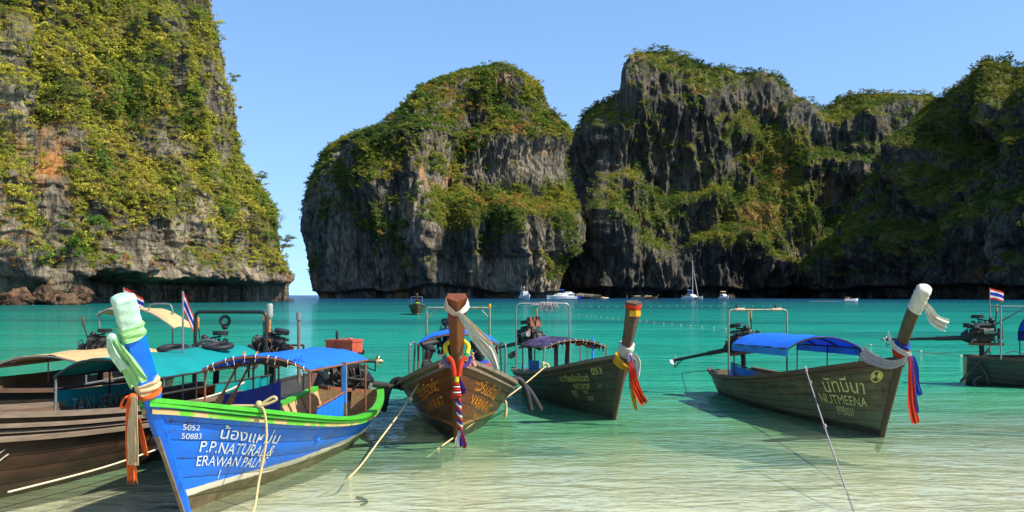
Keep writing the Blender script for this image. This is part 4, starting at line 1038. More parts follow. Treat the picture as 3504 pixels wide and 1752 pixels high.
# ================================================================== blue boat in the foreground
H_BLUE=hull_mat('blue_hull_paint',(.001,.125,.62),(.085,.062,.025),(.62,.55,.42),.25,.075,(.05,.045,.03),(.10,.22,.55),.22,.38,.16,specks=(.06,.028,.012))
M['blue_prow']=hull_mat('blue_prow_paint',(.001,.13,.70),(.05,.04,.02),None,-9,.05,(.004,.04,.25),(.35,.12,.05),.10,.38,.14)
blue=boat_root('longtail_boat',on_water(468,1287),-6.5,'bright blue long-tail boat with green gunwale in the left foreground')
hb=Hull(L=6.1,B=.86,zb=1.27,zm=.44,zs=.72,rake=.86,keel=.22,full=.40,stern=.62,pw=2.2)
build_hull(blue,hb,H_BLUE,M['wood_tan'],M['green_rail'],6,54,rub=[(.935,.04,.065,M['rail_worn']),(.985,.04,.04,M['green_rail'])],deck=M['wood_tan'],deck_z=.20,ribs=11,rail_w=.12,rail_h=.035,deck_q=(.30,.97))
pathb,ringb=build_prow(blue,hb,M['blue_prow'],(.46,2.26),.20,.185,.08,.21,.22,.06)
# stem edge, bare worn wood
MB().beam(Vector((pathb[1][0]+.035,0,pathb[1][1])),Vector((pathb[4][0]+.035,0,pathb[4][1])),.04,.022,0,(1,0,-1)).build('stem_strip',M['wood_grey'],blue)
for (txt,d,v,sz,sh,xs,dr) in (('5052',.20,.79,.10,.25,.90,.0),('50883',.17,.715,.10,.25,.90,.0),('น้องแหม่ม',.60,.705,.205,.12,1.15,.06),('P.P.NATURAL &',.34,.575,.205,.34,.84,.06),('ERAWAN PALMS',.28,.455,.19,.34,.84,.05),('1',.60,.345,.165,.40,.8,0)):
    lettering(blue,hb,txt,1,d,v,sz,'ink_white',sh,xs,dr)
posts=[(.98,1,.52),(.98,-1,.52),(.40,1,.42),(.40,-1,.42),(.03,1,.45),(.03,-1,.45)]
pb=canopy(blue,-4.75,-1.95,.70,1.36,.18,M['tarp_blue'],M['rust'],posts,.05,2,hw1=.70,lash=True)
# the far curtain hangs dark under the roof, the near one is only a short piece aft
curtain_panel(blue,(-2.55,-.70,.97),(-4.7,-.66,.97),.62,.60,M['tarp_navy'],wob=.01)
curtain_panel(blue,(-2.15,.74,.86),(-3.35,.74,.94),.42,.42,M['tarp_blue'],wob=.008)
MB().tube([(-2.1,.75,.87),(-3.4,.75,.95)],.016,6).build('side_rail',M['rust'],blue)
MB().beam((-3.42,.72,.62),(-3.42,.72,1.36),.07,.04,0,(1,0,0)).build('stern_board',M['wood_grey'],blue)
MB().beam((-3.33,.75,.80),(-3.33,.75,1.32),.05,.03,0,(1,0,0)).build('blue_batten',M['curtain_blue'],blue)
# hand rails on the foredeck
for (x0,x1,y,z0,z1) in ((-.55,-1.75,-.10,.80,.92),(-.75,-1.45,.02,.75,.84)):
    MB().tube(spline([(x0,y,z0-.15),(x0-.06,y,z1-.02),(x0-.2,y,z1),((x0+x1)/2,y+.06,z1+.02),(x1+.12,y+.22,z1-.04),(x1,y+.25,z1-.1),(x1,y+.25,z0-.35)],5),.022,7).build('hand_rail',M['rust'],blue)
MB().tube(spline([(-1.55,-.55,.55),(-1.75,-.50,.70),(-1.95,-.2,.72),(-2.02,-.05,.64),(-2.05,0,.22)],5),.022,7).build('bent_handle',M['rope_white'],blue)
# bulkheads and thwarts
MB().box((-1.50,0,.46),(.05,.74,.26)).build('bulkhead',M['wood_dark'],blue); MB().box((-1.05,0,.62),(.95,.70,.03)).build('foredeck',M['wood_grey'],blue)
MB().box((-2.45,0,.36),(.30,1.12,.035)).build('thwart',M['wood_tan'],blue); MB().box((-3.9,0,.42),(.28,1.12,.035)).build('thwart',M['wood_tan'],blue)
engine(blue,(-5.5,.15,.68),R(-42),1.15,-.16,.0,.95,'black','grey_prop','iron',extra='redbox',stand=.4)
MB().tube([(-5.2,-.55,.9),(-5.2,-.55,1.95)],.028,8).build('mooring_pole',M['wood_grey'],blue)
MB().cyl((-5.2,-.55,1.90),(-5.2,-.55,2.02),.045,8).build('pole_cap',M['galv'],blue)
net=MB()
for k in range(9):
    a=Vector((-2.0,-.15+.09*k,1.50)); b=Vector((-2.3,.0+.06*k,1.41+.03*abs(k-4)))
    net.tube(arc(a,(a+b)/2-Vector((0,0,.06)),b,4),.004,4)
for k in range(4): net.tube([(-2.0-.08*k,-.15,1.49-.02*k),(-2.0-.08*k,.25,1.42-.012*k),(-2.0-.08*k,.57,1.49-.02*k)],.004,4)
net.build('storage_net',M['blackpipe'],blue)
# things lying in and on the blue boat
def bundle(name, loc, R_, r_, turns, mat, label, cat, squash=.5, seed=1):
    rr=random.Random(seed); pts=[]
    for i in range(turns*14):
        a=2*math.pi*i/14; k=R_*(1+rr.uniform(-.22,.22)); pts.append(Vector((k*math.cos(a),k*squash*math.sin(a)*1.6,.01+r_*1.2*(i/14)*.9+rr.uniform(0,r_))))
    o=MB().tube(spline(pts,2),r_,5).build(name,M[mat]); o.location=loc; tag(o,label,cat); return o
bundle('coiled_rope',W_(blue,(-3.55,-.30,.24)),.22,.016,4,'rope','loose coil of manila rope on the blue boat floor','rope',.6,2)
bundle('black_net',W_(blue,(-2.8,-.28,.24)),.11,.035,3,'rubber','crumpled black net on the plank seat of the blue boat','net',.6,5)
def oar(root, a, b, label):
    a=W_(root,a); b=W_(root,b); mb=MB(); t=(b-a).normalized(); p=[a.lerp(b,f) for f in(0,.3,.62,.66,.75,.9,1)]
    mb.tube(p,[.017,.02,.02,.03,.055,.06,.02],8,0,True,.35); o=mb.build('oar',M['handle']); tag(o,label,'oar','wooden oars leaning in the blue boat'); return o
oar(blue,(-3.1,-.60,1.52),(-2.25,-.72,.72),'left of two orange wooden oars leaning under the blue canopy')
oar(blue,(-3.35,-.52,1.50),(-2.35,-.62,.70),'right of two orange wooden oars leaning under the blue canopy')

# cloths on the blue bow
root=empty('prow_cloth',blue.location,blue.rotation_euler.z)
wrap_band(ringb,10.75,13.02,None,0,.007,2,3).build('wound_cloth',M['cl_mint'],root)
wrap_band(ringb,10.55,11.4,None,0,.016,1,8).build('cloth_fold',M['cl_green'],root)
def along(t,dx,dy,dz=0): p,_=prow_point(pathb,t); return p+Vector((dx,dy,dz))
MB().ball(along(10.7,.13,-.11),.05,0,12,8,(.8,1,1)).build('knot',M['cl_mint'],root)
ribbon(spline([along(10.75,.14,-.10),along(10.1,.15,-.08),along(9.3,.15,-.03),along(8.4,.15,.03),along(7.7,.17,.08)],6),[.05,.12,.17,.21,.24],(.25,1,0),3,.022,19,seed=2).build('hanging_tail',M['cl_green'],root)
ribbon(spline([along(10.7,.17,-.12),along(10.1,.18,-.11),along(9.3,.18,-.07),along(8.7,.18,-.03)],6),[.04,.08,.10,.10],(.25,1,0),2,.02,13,seed=4).build('hanging_tail',M['cl_mint'],root)
tag(root,'pale green cloth wound round the tall blue bow post with a long tail','cloth')
root=empty('bow_ribbons',blue.location,blue.rotation_euler.z)
q0,_=prow_point(pathb,6.0)
wrap_band(ringb,6.2,7.2,None,0,.012,1,5).build('wound_sash',M['cl_orange'],root)
wrap_band(ringb,6.7,7.5,None,0,.018,1,9).build('wound_sash',M['cl_cream'],root)
k0=q0+Vector((.15,-.06,.04)); MB().ball(k0,.05,0,12,8,(.8,1,1)).build('knot',M['cl_orange'],root)
ribbon(spline([k0+Vector((.02,-.02,0)),k0+Vector((.04,-.02,-.2)),k0+Vector((.04,-.01,-.5)),k0+Vector((.03,.01,-.80))],6),[.05,.09,.10,.10],(.2,1,0),3,.015,13,seed=6).build('hanging_sash',M['cl_orange'],root)
ribbon(spline([k0+Vector((.05,.04,.03)),k0+Vector((.07,.05,-.15)),k0+Vector((.07,.05,-.38)),k0+Vector((.06,.04,-.62))],6),[.06,.10,.12,.10],(.2,1,0),4,.015,15,seed=7).build('hanging_sash',M['cl_cream'],root)
ribbon(spline([k0+Vector((.0,.06,-.2)),k0+Vector((-.02,.10,-.40)),k0+Vector((-.03,.11,-.54))],5),[.04,.06,.07],(.2,1,0),2,.012,9,seed=11).build('hanging_sash',M['cl_orange'],root)
MB().torus(k0+Vector((.0,-.08,-.04)),.06,.012,Matrix.Rotation(R(70),3,'X'),14,6).build('sash_loop',M['cl_orange'],root)
tag(root,'orange and cream ribbons knotted at the foot of the blue bow post','ribbon')

# ================================================================== brown taxi boat, left
H_BROWN=hull_mat('brown_hull_wood',(.050,.024,.013),(.045,.030,.018),None,.10,.05,(.014,.009,.007),(.17,.115,.08),.75,.65,.65)
taxi=boat_root('longtail_boat',(-6.42,9.30,0),-14,'brown wooden long-tail boat with teal canopy beside the blue boat')
ht=Hull(L=7.0,B=.76,zb=1.25,zm=.72,zs=.80,rake=.95,keel=.22,full=.40,stern=.66)
build_hull(taxi,ht,H_BROWN,M['wood_dark'],M['wood_grey'],7,50,rub=[(.80,.05,.07,M['wood_grey']),(.925,.045,.05,M['wood_grey']),(.86,.03,.03,M['wood_grey'])],deck=M['wood_dark'],deck_z=.30,planks=False,rail_w=.10)
build_prow(taxi,ht,M['wood_dark'],(.70,2.2))
pc=canopy(taxi,-7.1,-3.75,.70,1.19,.26,M['tarp_teal'],M['darkpost'],[(.99,1,.5),(.99,-1,.5),(.66,1,.5),(.66,-1,.5),(.33,1,.5),(.33,-1,.5),(.02,1,.6),(.02,-1,.6)],-.02,2,hw1=.74)
MB().tube([(-3.72,-.70,.5),(-3.78,-.73,1.19)],.02,6).build('front_pole',M['galv'],taxi)
cp=curtain_panel(taxi,(-3.80,-.73,1.00),(-6.2,-.72,.98),.55,.5,M['tarp_teal'],wob=.008)
def taxi_surf(tx,ty): return np.stack([-4.02-tx,-.690+0*tx,.66+ty],-1)
lettering(taxi,ht,'TAXI SERVICE',1,0,0,.30,'ink_grey',.08,.72,0,'lettering',surf=taxi_surf,spacing=1.05)
curtain_panel(taxi,(-5.35,.75,.97),(-7.15,.68,.98),.40,.34,M['tarp_teal'],wob=.014)
MB().tube([(-3.75,.74,.96),(-7.15,.69,.97)],.018,6).build('side_rail',M['darkpost'],taxi); MB().tube([(-3.75,-.74,1.01),(-7.1,-.70,.99)],.018,6).build('side_rail',M['darkpost'],taxi)
arch(taxi,-7.05,.66,.75,2.02,.030,M['blackpipe'],.0,rad=.10)
engine(taxi,(-6.95,-.22,1.02),R(-62),2.35,-.02,.0,.85,'black','brass',stand=.6)
MB().tube(spline([(-6.6,-.5,1.30),(-6.6,-.25,1.55),(-6.6,.05,1.52),(-6.65,.25,1.32),(-6.7,.28,1.1)],5),.028,8).build('exhaust_pipe',M['steel'],taxi); MB().tube(spline([(-6.6,-.45,1.22),(-6.6,-.2,1.40),(-6.6,.1,1.38),(-6.7,.22,1.2)],5),.028,8).build('exhaust_pipe',M['steel'],taxi)
vest=MB()
for k in range(3): vest.box((0,-.16+.17*k,.05+.03*(k%2)),(.30,.15,.09),Matrix.Rotation(.3*(k-1),3,'X'))
vest.torus((0.02,.12,.11),.07,.03,None,14,6); o=vest.build('life_vests',M['orange_vest']); o.location=W_(taxi,(-6.3,.18,.72)); o.rotation_euler.z=taxi.rotation_euler.z; tag(o,'orange life vests piled at the stern of the brown taxi boat','life vest')
fe=MB(); fe.torus((0,0,-.13),.075,.028,Matrix.Rotation(R(90),3,'X'),18,7,0); fe.ball((0,0,-.24),.05,0,10,6,(1.2,.8,.7)); o=fe.build('tube_fender',M['rubber']); o.location=W_(taxi,(-7.05,-.10,2.0)); tag(o,'black rubber inner tube folded over the black arch','fender')
rope([W_(taxi,(-7.05,-.10,1.76)),W_(taxi,(-7.05,-.10,1.4)),W_(taxi,(-7.03,-.09,1.15))],.008,'rope','thin rope hanging below the inner tube on the black arch',5)
tyre(W_(taxi,(-5.95,-.35,1.46)),.20,.055,Matrix.Rotation(R(8),3,'X'),'black inner tube on the teal canopy left of the blue bow')
tyre(W_(taxi,(-6.25,.25,1.49)),.20,.055,Matrix.Rotation(R(6),3,'X'),'black inner tube on the teal canopy right of the blue bow')
fp=W_(taxi,(-5.45,.14,.60)); flag(fp,1.76,.27,.30,1.3,(1,.1,0),'striped flag drooping from a white pole in front of the black arch',.016,.25)
rope([W_(taxi,(-4.55,.66,.80)),W_(taxi,(-4.2,.80,.86)),W_(taxi,(-3.95,.90,.84)),W_(taxi,(-3.90,.93,.70)),W_(taxi,(-3.90,.90,.45)),W_(taxi,(-3.92,.90,.32))],.016,'rope','tan rope with a frayed end hanging over the brown hull',6,
     extra=lambda mb: mb.tube([W_(taxi,(-3.92,.90,.34)),W_(taxi,(-3.92,.90,.27)),W_(taxi,(-3.92,.90,.17))],[.018,.03,.034],8))
rope([W_(taxi,(-1.2,.78,.20)),W_(taxi,(-2.6,.88,.22)),W_(taxi,(-4.0,.90,.30)),W_(taxi,(-5.2,.92,.40))],.012,'rope_white','pale mooring rope slung along the brown hull near the waterline',6)
rope([W_(taxi,(-4.3,.72,.78)),W_(taxi,(-4.9,.74,.80)),W_(taxi,(-5.6,.80,.86)),W_(taxi,(-6.0,.85,.95))],.013,'rope_white','pale rope lying along the brown gunwale under the teal curtain',6)
rope([W_(taxi,(-5.35,.60,1.16)),W_(taxi,(-5.2,.66,.9)),W_(taxi,(-5.0,.78,.62))],.009,'rope_white','thin white cord running down from the teal canopy rail',5)
sc=MB()
for k in range(2):
    P=[Vector(ht.P((1.75+.05*k+a)/(ht.L+.9),.62+b-.05*k,1,.012)) for a,b in((-.12,.02),(-.05,.05),(.02,.0),(.10,.04),(.16,.07))]; sc.tube(spline(P,4),.010,5)
o=sc.build('lettering',M['ink_pale']); o.parent=taxi

# ================================================================== tan canopy boat behind it
tan=boat_root('longtail_boat',(-7.75,12.2,0),-5,'dark long-tail boat under a tan canvas canopy at the left edge')
hd=Hull(L=6.8,B=.74,zb=1.2,zm=.70,zs=.78,rake=.9,keel=.22)
H_DARK=hull_mat('dark_hull_wood',(.050,.034,.022),(.03,.03,.015),None,.12,.05,(.012,.01,.008),(.13,.09,.06),.5,.65,.5)
build_hull(tan,hd,H_DARK,M['wood_dark'],M['wood_dark'],5,30,deck=M['wood_dark'],planks=False)
build_prow(tan,hd,M['wood_dark'],(.70,2.1))
canopy(tan,-6.0,-3.1,.74,1.20,.15,M['tarp_tan'],M['galv'],[(.98,1,.45),(.98,-1,.5),(.5,1,.5),(.5,-1,.5),(.03,1,.5),(.03,-1,.5)],0,1,valance=.07)
curtain_panel(tan,(-3.1,-.74,1.00),(-6.0,-.74,.98),.52,.5,M['tarp_brown'],wob=.008); curtain_panel(tan,(-3.15,.76,.86),(-3.95,.76,.86),.28,.28,M['tarp_tan'],wob=.006)
MB().tube([(-3.1,.75,.90),(-6,.75,.9)],.018,6).build('side_rail',M['galv'],tan)
engine(tan,(-5.6,-.35,1.0),R(-88),2.6,-.03,.2,.85,'black','grey_prop','wood_dark',stand=.5)
tyre(W_(tan,(-3.6,.90,.60)),.21,.06,Matrix.Rotation(R(90),3,'X')@Matrix.Rotation(R(0),3,'Z'),'black inner tube hung between the tan canopy boat and the brown hull')
sh=MB(); P=np.array([[(-6.15-.9*a,-.72+1.55*b,2.04-.36*(max(b-.55,0)/.45)**1.5+.02*math.sin(6*a)-.12*(max(.12-b,0)/.12)) for b in np.linspace(0,1,15)] for a in np.linspace(0,1,6)])
sh.grid(P,0,True,.01).build('sun_roof',M['tarp_tan'],tan)
for a in(0,1): MB().tube([Vector(P[0 if a==0 else -1,j])-Vector((0,0,.02)) for j in range(15)],.017,6).build('sun_roof_hoop',M['galv'],tan)
for (x,y) in((-6.2,-.68),(-7.0,-.68),(-6.9,.45)): MB().tube([(x,y,.7),(x,y,2.0)],.02,6).build('sun_roof_post',M['galv'],tan)
MB().tube(spline([(-6.2,.30,2.02),(-6.2,.33,2.12),(-6.2,.5,2.14),(-6.2,.72,2.12),(-6.2,.78,1.95)],4),.014,6).build('sun_roof_handle',M['galv'],tan)
flag(W_(tan,(-6.4,-.30,2.03)),.42,.46,.26,.45,(1,-.1,0),'striped flag flying from the tan sun roof behind the blue bow',.010,.3)

# ================================================================== boat moored the other way round behind the blue canopy
cb=boat_root('longtail_boat',(-4.55,21.9,0),180,'dark boat with black engine and bottle float behind the blue canopy')
hc=Hull(L=4.0,B=.60,zb=.46,zm=.36,zs=.40,rake=.5,keel=.22,stern=.75)
build_hull(cb,hc,H_DARK,M['darkpost'],M['darkpost'],5,26,deck=M['darkpost'],deck_z=.15,planks=False)
build_prow(cb,hc,M['wood_dark'],(.1,.52))
engine(cb,(-3.8,.0,.94),R(72),1.2,-.25,.1,.95,'black','brass',stand=.45)
MB().tube([(-3.75,.02,1.6),(-3.7,.02,1.86)],.026,7).build('float_stick',M['handle'],cb)
o=MB().lathe([(.02,0),(.05,.03),(.062,.10),(.056,.14),(.062,.18),(.056,.22),(.060,.27),(.045,.30)],(0,0,0),None,14).build('plastic_bottle',M['bottle']); o.location=W_(cb,(-3.7,.02,1.84)); tag(o,'clear plastic bottle upended on a stick above a black engine','bottle')
for s_ in(-.55,.0,.5): MB().tube([(-3.4,s_,.4),(-3.4,s_,1.35)],.02,6).build('frame_post',M['darkpost'],cb)
MB().tube([(-3.4,-.55,1.34),(-3.4,.5,1.34)],.02,6).build('frame_bar',M['darkpost'],cb)

# ================================================================== varnished boat seen bow-on
H_VAR=hull_mat('varnished_hull',(.125,.024,.006),(.05,.020,.010),(.42,.15,.03),.30,.05,(.045,.013,.006),(.28,.055,.011),.5,.36,.45)
var=boat_root('longtail_boat',on_water(1150,1112),3,'reddish brown varnished long-tail boat facing the beach in the middle')
hv=Hull(L=5.9,B=.98,zb=1.36,zm=.58,zs=.66,rake=.80,keel=.25,full=.34,stern=.75,pw=4.2)
build_hull(var,hv,H_VAR,M['wood_dark'],M['wood_grey'],6,46,rub=[(.955,.04,.06,M['wood_grey'])],deck=M['wood_dark'],deck_z=.34,planks=False,rail_w=.13)
pathv,ringv=build_prow(var,hv,M['wood_red'],(.55,2.27),.30,.19,.10,.26,.24,.10)
for side,u in((1,1),(-1,-1)):
    lettering(var,hv,'วรินรัตน์',side,.42,.71,.29,'ink_orange',.15 if side>0 else -.15,.75,.10 if side>0 else -.10)
    lettering(var,hv,'VARINRAT',side,.30,.52,.25,'ink_orange',.2 if side>0 else -.2,.78,.08 if side>0 else -.08)
    lettering(var,hv,'PPE 0552',side,.62,.40,.11,'ink_orange',0,.9,0)
    lettering(var,hv,'อ.เกาะ',side,.32,.80,.085,'ink_orange',0,.9,0); lettering(var,hv,'พีพี',side,.34,.72,.085,'ink_orange',0,.9,0)
canopy(var,-5.0,-2.6,.74,1.40,.20,M['tarp_blue'],M['rust'],[(.97,1,.6),(.97,-1,.6),(.88,1,.6),(.88,-1,.6),(.03,1,.6),(.03,-1,.6)],0,2)
for sgn in(-1,1): MB().tube(spline([(-2.2,sgn*.86,.9),(-2.2,sgn*.86,1.35),(-2.24,sgn*.84,1.42),(-2.6,sgn*.80,1.44)],5),.020,7).build('hand_rail',M['galv'],var); MB().tube([(-2.55,sgn*.80,.9),(-2.6,sgn*.78,1.42)],.014,6).build('hand_rail',M['darkpost'],var)
roll=MB(); roll.tube([(-2.5,-.66,1.40),(-2.6,-.5,1.42),(-2.7,-.3,1.46)],[.05,.07,.03],8); roll.build('rolled_curtain',M['rubber'],var)
roll=MB()
for k in range(8): roll.tube([(-2.5,.25+.06*k,1.47-.02*k),(-2.5,.27+.06*k,1.32-.025*k+.05*(k%2)),(-2.5,.30+.06*k,1.40-.02*k)],.03,6)
roll.build('rolled_curtain',M['rubber'],var)
arch(var,-5.15,.66,.85,2.03,.024,M['greenpipe'],.0,rad=.05)
for s_ in(-1,1): MB().tube([(-5.15,s_*.66,1.80),(-5.15,s_*.46,2.02)],.014,6).build('arch_brace',M['greenpipe'],var)
MB().lathe([(.03,0),(.03,.06),(.018,.09)],(-5.15,.66,2.03),None,8).build('arch_cap',M['cl_yellow'],var)
engine(var,(-5.3,-.18,1.02),R(4),2.4,-.25,.1,1.0,'black','grey_prop','blackhandle' if 'blackhandle' in M else 'handle',stand=.5)
fe=MB(); fe.torus((0,0,-.22),.045,.02,Matrix.Rotation(R(90),3,'X')@Matrix.Diagonal((1,1,1)),14,6); fe.tube([(-.04,0,0),(-.05,0,-.2)],.02,6); fe.tube([(.04,0,0),(.05,0,-.2)],.02,6); o=fe.build('tube_fender',M['rubber']); o.location=W_(var,(-5.15,-.10,2.05)); tag(o,'black rubber strap hanging from the arch of the varnished boat','fender')
rope([W_(var,(-5.15,-.10,1.80)),W_(var,(-5.15,-.10,1.5)),W_(var,(-5.15,-.10,1.32))],.007,'rope','thin cord below the rubber strap on the varnished boat',5)
# rubber tubes slung over the shoulders of the hull
for sgn,nm in((-1,'left'),(1,'right')):
    for k in range(2):
        q=.30+.07*k; g=hv.G(q,sgn)
        P=spline([W_(var,Vector((g.x+.05,g.y-sgn*.18,g.z+.06))),W_(var,Vector((g.x,g.y+sgn*.07,g.z+.09))),W_(var,Vector((g.x,g.y+sgn*(.20+.08*k),g.z-.10))),W_(var,Vector((g.x,g.y+sgn*(.27+.16*k),g.z-.34-.05*(1-k)))),W_(var,Vector((g.x,g.y+sgn*(.29+.20*k),g.z-.46)))],4)
        o=MB().tube(P,[.035]*2+[.05]*(len(P)-3)+[.035],8).build('hose_fender',M['rubber']); tag(o,('upper' if k else 'lower')+' black rubber hose fender over the %s shoulder of the varnished boat'%nm,'fender','black hose fenders')
# white scarf, garlands and braid on the varnished bow
root=empty('prow_scarf',var.location,var.rotation_euler.z)
def clv(i0,i1,m,p,s,nm,tn=2): wrap_band(ringv,i0,i1,None,0,p,tn,s).build(nm,M[m],root)
topc,_=prow_point(pathv,12.1)
ribbon([topc+Vector((.02,-.17,.06)),topc+Vector((.12,-.14,-.03)),topc+Vector((.19,-.03,-.10)),topc+Vector((.20,.02,-.10))],[.16,.10,.06,.05],(0,0,1),2,.008,9,seed=1).build('scarf_band',M['cl_cream'],root)
ribbon([topc+Vector((.02,.17,.06)),topc+Vector((.12,.14,-.03)),topc+Vector((.19,.05,-.10)),topc+Vector((.20,.02,-.10))],[.16,.10,.06,.05],(0,0,1),2,.008,9,seed=2).build('scarf_band',M['cl_white'],root)
ribbon(spline([topc+Vector((.20,.02,-.10)),topc+Vector((.20,.12,-.22)),topc+Vector((.16,.28,-.42)),topc+Vector((.08,.46,-.62)),topc+Vector((.02,.58,-.90))],6),[.05,.09,.15,.20,.06],(.3,.8,.5),3,.02,15,seed=3).build('scarf_tail',M['cl_white'],root)
ribbon(spline([topc+Vector((.20,.03,-.10)),topc+Vector((.18,.14,-.20)),topc+Vector((.14,.32,-.38)),topc+Vector((.09,.46,-.56))],6),[.05,.08,.12,.14],(.2,.9,.4),2,.015,11,seed=4).build('scarf_tail',M['cl_cream'],root)
tag(root,'white scarf knotted at the top of the varnished bow post, blowing right','scarf')
root=empty('flower_garland',var.location,var.rotation_euler.z)
nk,_=prow_point(pathv,6.6)
for sgn in(-1,1):
    P=spline([nk+Vector((.02,sgn*.10,.20)),nk+Vector((.08,sgn*.17,.13)),nk+Vector((.12,sgn*.15,.02))],5); MB().tube(P,.034,8).build('garland_strand',M['gar_yellow'],root)
    P=[nk+Vector((.12,sgn*.15,.02)),nk+Vector((.135,sgn*.13,-.03))]; MB().tube(P,.034,8).build('garland_strand',M['gar_green'],root)
    P=spline([nk+Vector((.135,sgn*.13,-.03)),nk+Vector((.16,sgn*.07,-.09)),nk+Vector((.18,sgn*.045,-.20)),nk+Vector((.18,sgn*.03,-.30))],5); MB().tube(P,.036,8).build('garland_strand',M['cl_red'],root)
    P=spline([nk+Vector((.06,sgn*.20,-.02)),nk+Vector((.10,sgn*.17,-.12)),nk+Vector((.16,sgn*.06,-.19))],5); MB().tube(P,.025,7).build('garland_strand',M['cl_purple' if sgn>0 else 'cl_violetgrey'],root)
    mb=MB()
    for k in range(14): mb.ball(nk+Vector((.05+random.uniform(-.05,.05),sgn*(.22+random.uniform(-.05,.05)),-.08+random.uniform(-.1,.1))),random.uniform(.015,.03),0,7,5)
    mb.build('flower_tassel',M['gar_pink'],root)
MB().cyl(nk+Vector((.18,0,-.31)),nk+Vector((.18,0,-.39)),.035,10).build('garland_bead',M['gar_yellow'],root)
ribbon([nk+Vector((.18,0,-.39)),nk+Vector((.17,-.01,-.5)),nk+Vector((.15,-.02,-.62))],[.07,.13,.17],(0,1,0),3,.02,13,seed=5).build('garland_skirt',M['cl_red'],root)
ribbon([nk+Vector((.19,.03,-.33)),nk+Vector((.17,.06,-.46)),nk+Vector((.15,.08,-.57))],[.05,.09,.12],(.3,1,0),2,.015,9,seed=6).build('garland_skirt',M['cl_purple'],root)
for k in range(5): MB().torus(nk+Vector((.175,0,-.42-.04*k)),.035+.006*k,.012,None,12,5).build('garland_bead',M['fl_white' if k%2 else 'cl_red'],root)
b0=nk+Vector((.13,.02,-.64)); b1=nk+Vector((-.22,.05,-1.14))
for k,mn in enumerate(('fl_red','fl_white','fl_blue')):
    P=[]
    for i in range(37):
        f=i/36; a=f*2*math.pi*3.2+k*2*math.pi/3; P.append(b0.lerp(b1,f)+Vector((.022*math.cos(a),.022*math.sin(a),0)))
    MB().tube(P,.021,6).build('braid_strand',M[mn],root)
for (w,dy,l,mn) in((.12,.03,.26,'fl_blue'),(.07,-.04,.24,'fl_white'),(.06,.05,.31,'fl_red')):
    ribbon([b1,b1+Vector((-.03,dy,-.15)),b1+Vector((-.05,dy*1.3,-l))],[.04,w*.8,w],(0,1,0),2,.012,9,seed=int(w*100)).build('braid_tail',M[mn],root)
tag(root,'flower garlands and tricolour braid hanging from the varnished bow','garland')

# ================================================================== dark boat 053
H_053=hull_mat('dark_olive_hull',(.052,.050,.030),(.032,.060,.034),None,.16,.05,(.012,.014,.008),(.14,.13,.08),.5,.6,.5,lower=(.06,.08,.045),lz=.5)
b53=boat_root('longtail_boat',on_water(1545,1056),12,'weathered dark long-tail boat numbered 053 right of the varnished boat')
h5=Hull(L=6.3,B=.80,zb=1.22,zm=.50,zs=.48,rake=.70,keel=.25,full=.40,stern=.66)
build_hull(b53,h5,H_053,M['wood_dark'],M['wood_grey'],6,46,rub=[(.93,.035,.05,M['wood_dark'])],deck=M['wood_dark'],deck_z=.32,planks=False,rail_w=.12)
path5,ring5=build_prow(b53,h5,M['wood_dark'],(.42,2.18),.27,.165,.08,.23,.21,.20)
wrap_band(ring5,12.3,12.75,None,0,.012,1,3).build('red_binding',M['cl_red'],b53)
t5,_=prow_point(path5,12.2)
MB().grid(np.array([[(t5.x+.125-.06*abs(y)/.1,y,t5.z-.02-.10*k) for y in(-.10,-.05,0,.05,.10)] for k in(0,.5,1)]),0,False,.01).build('prow_patch',M['cl_yellow'],b53)
for (txt,d,v,sz,xs,dr) in (('053',.42,.80,.20,.95,.04),('อ.ทรัพย์อนันต์',.80,.745,.20,.90,.06),('NATATIP',.82,.60,.17,.80,.06),('PPE',1.32,.47,.21,.60,.05),('053',.92,.52,.11,1,.05),('0708',.78,.40,.14,.85,.05)):
    lettering(b53,h5,txt,-1,d,v,sz,'ink_gold',-.22,xs,dr)
lettering(b53,h5,'Lo',-1,.45,.60,.15,'ink_grey',-.2,.8,.03); lettering(b53,h5,'NATATIP',1,.35,.62,.13,'ink_pale',.2,.7,0); lettering(b53,h5,'ทรัพย์',1,.35,.74,.14,'ink_pale',.2,.7,0)
pq=canopy(b53,-4.7,-2.6,.70,1.20,.17,M['tarp_purple'],M['wood_grey'],[(.98,1,.6),(.98,-1,.6),(.6,-1,.6),(.3,1,.5),(.03,1,.5),(.03,-1,.5)],.02,1,m=14,lash=True)
P=np.array([[tuple(Vector(pq(a,b))-Vector((0,0,.045+.03*random.random()+.05*(abs(math.sin(b*9+a*5))**3)))) for b in np.linspace(-.93,.93,22)] for a in np.linspace(.04,.96,9)])
MB().grid(P,0,True,.006).build('canopy_lining',M['tarp_orange'],b53)
rag=MB()
for k in range(26):
    b=random.uniform(-.95,.95); p=pq(.98,b); l=random.uniform(.05,.20); rag.grid(np.array([[tuple(p+Vector((.0,-.02,-.02))),tuple(p+Vector((0,.02,-.02)))],[tuple(p+Vector((.01,-.008,-l))),tuple(p+Vector((.01,.004,-l*.9)))]]),0,True,.003)
rag.build('torn_fringe',M['rubber'],b53)
for (x,y,x2) in((-2.9,-.30,-3.1),(-3.3,.02,-3.3)): MB().beam((x2,y,1.28),(x,y-.05,.5),.08,.05,0,(1,0,0)).build('roof_support',M['wood_dark'],b53)
arch(b53,-5.5,.66,.42,2.10,.020,M['galv'],.0,rad=.14)
engine(b53,(-5.7,-.25,.98),R(24),1.9,-.16,.25,.9,'grey','grey_prop','handle',extra='rustbox',stand=.45)
MB().cyl((-6.3,-.62,.80),(-5.95,-.6,.87),.075,12).build('exhaust_silencer',M['rust'],b53)
MB().tube([(-2.5,.35,.4),(-2.75,.42,1.40)],.026,8).build('blue_pole',M['plastic_blue'],b53)
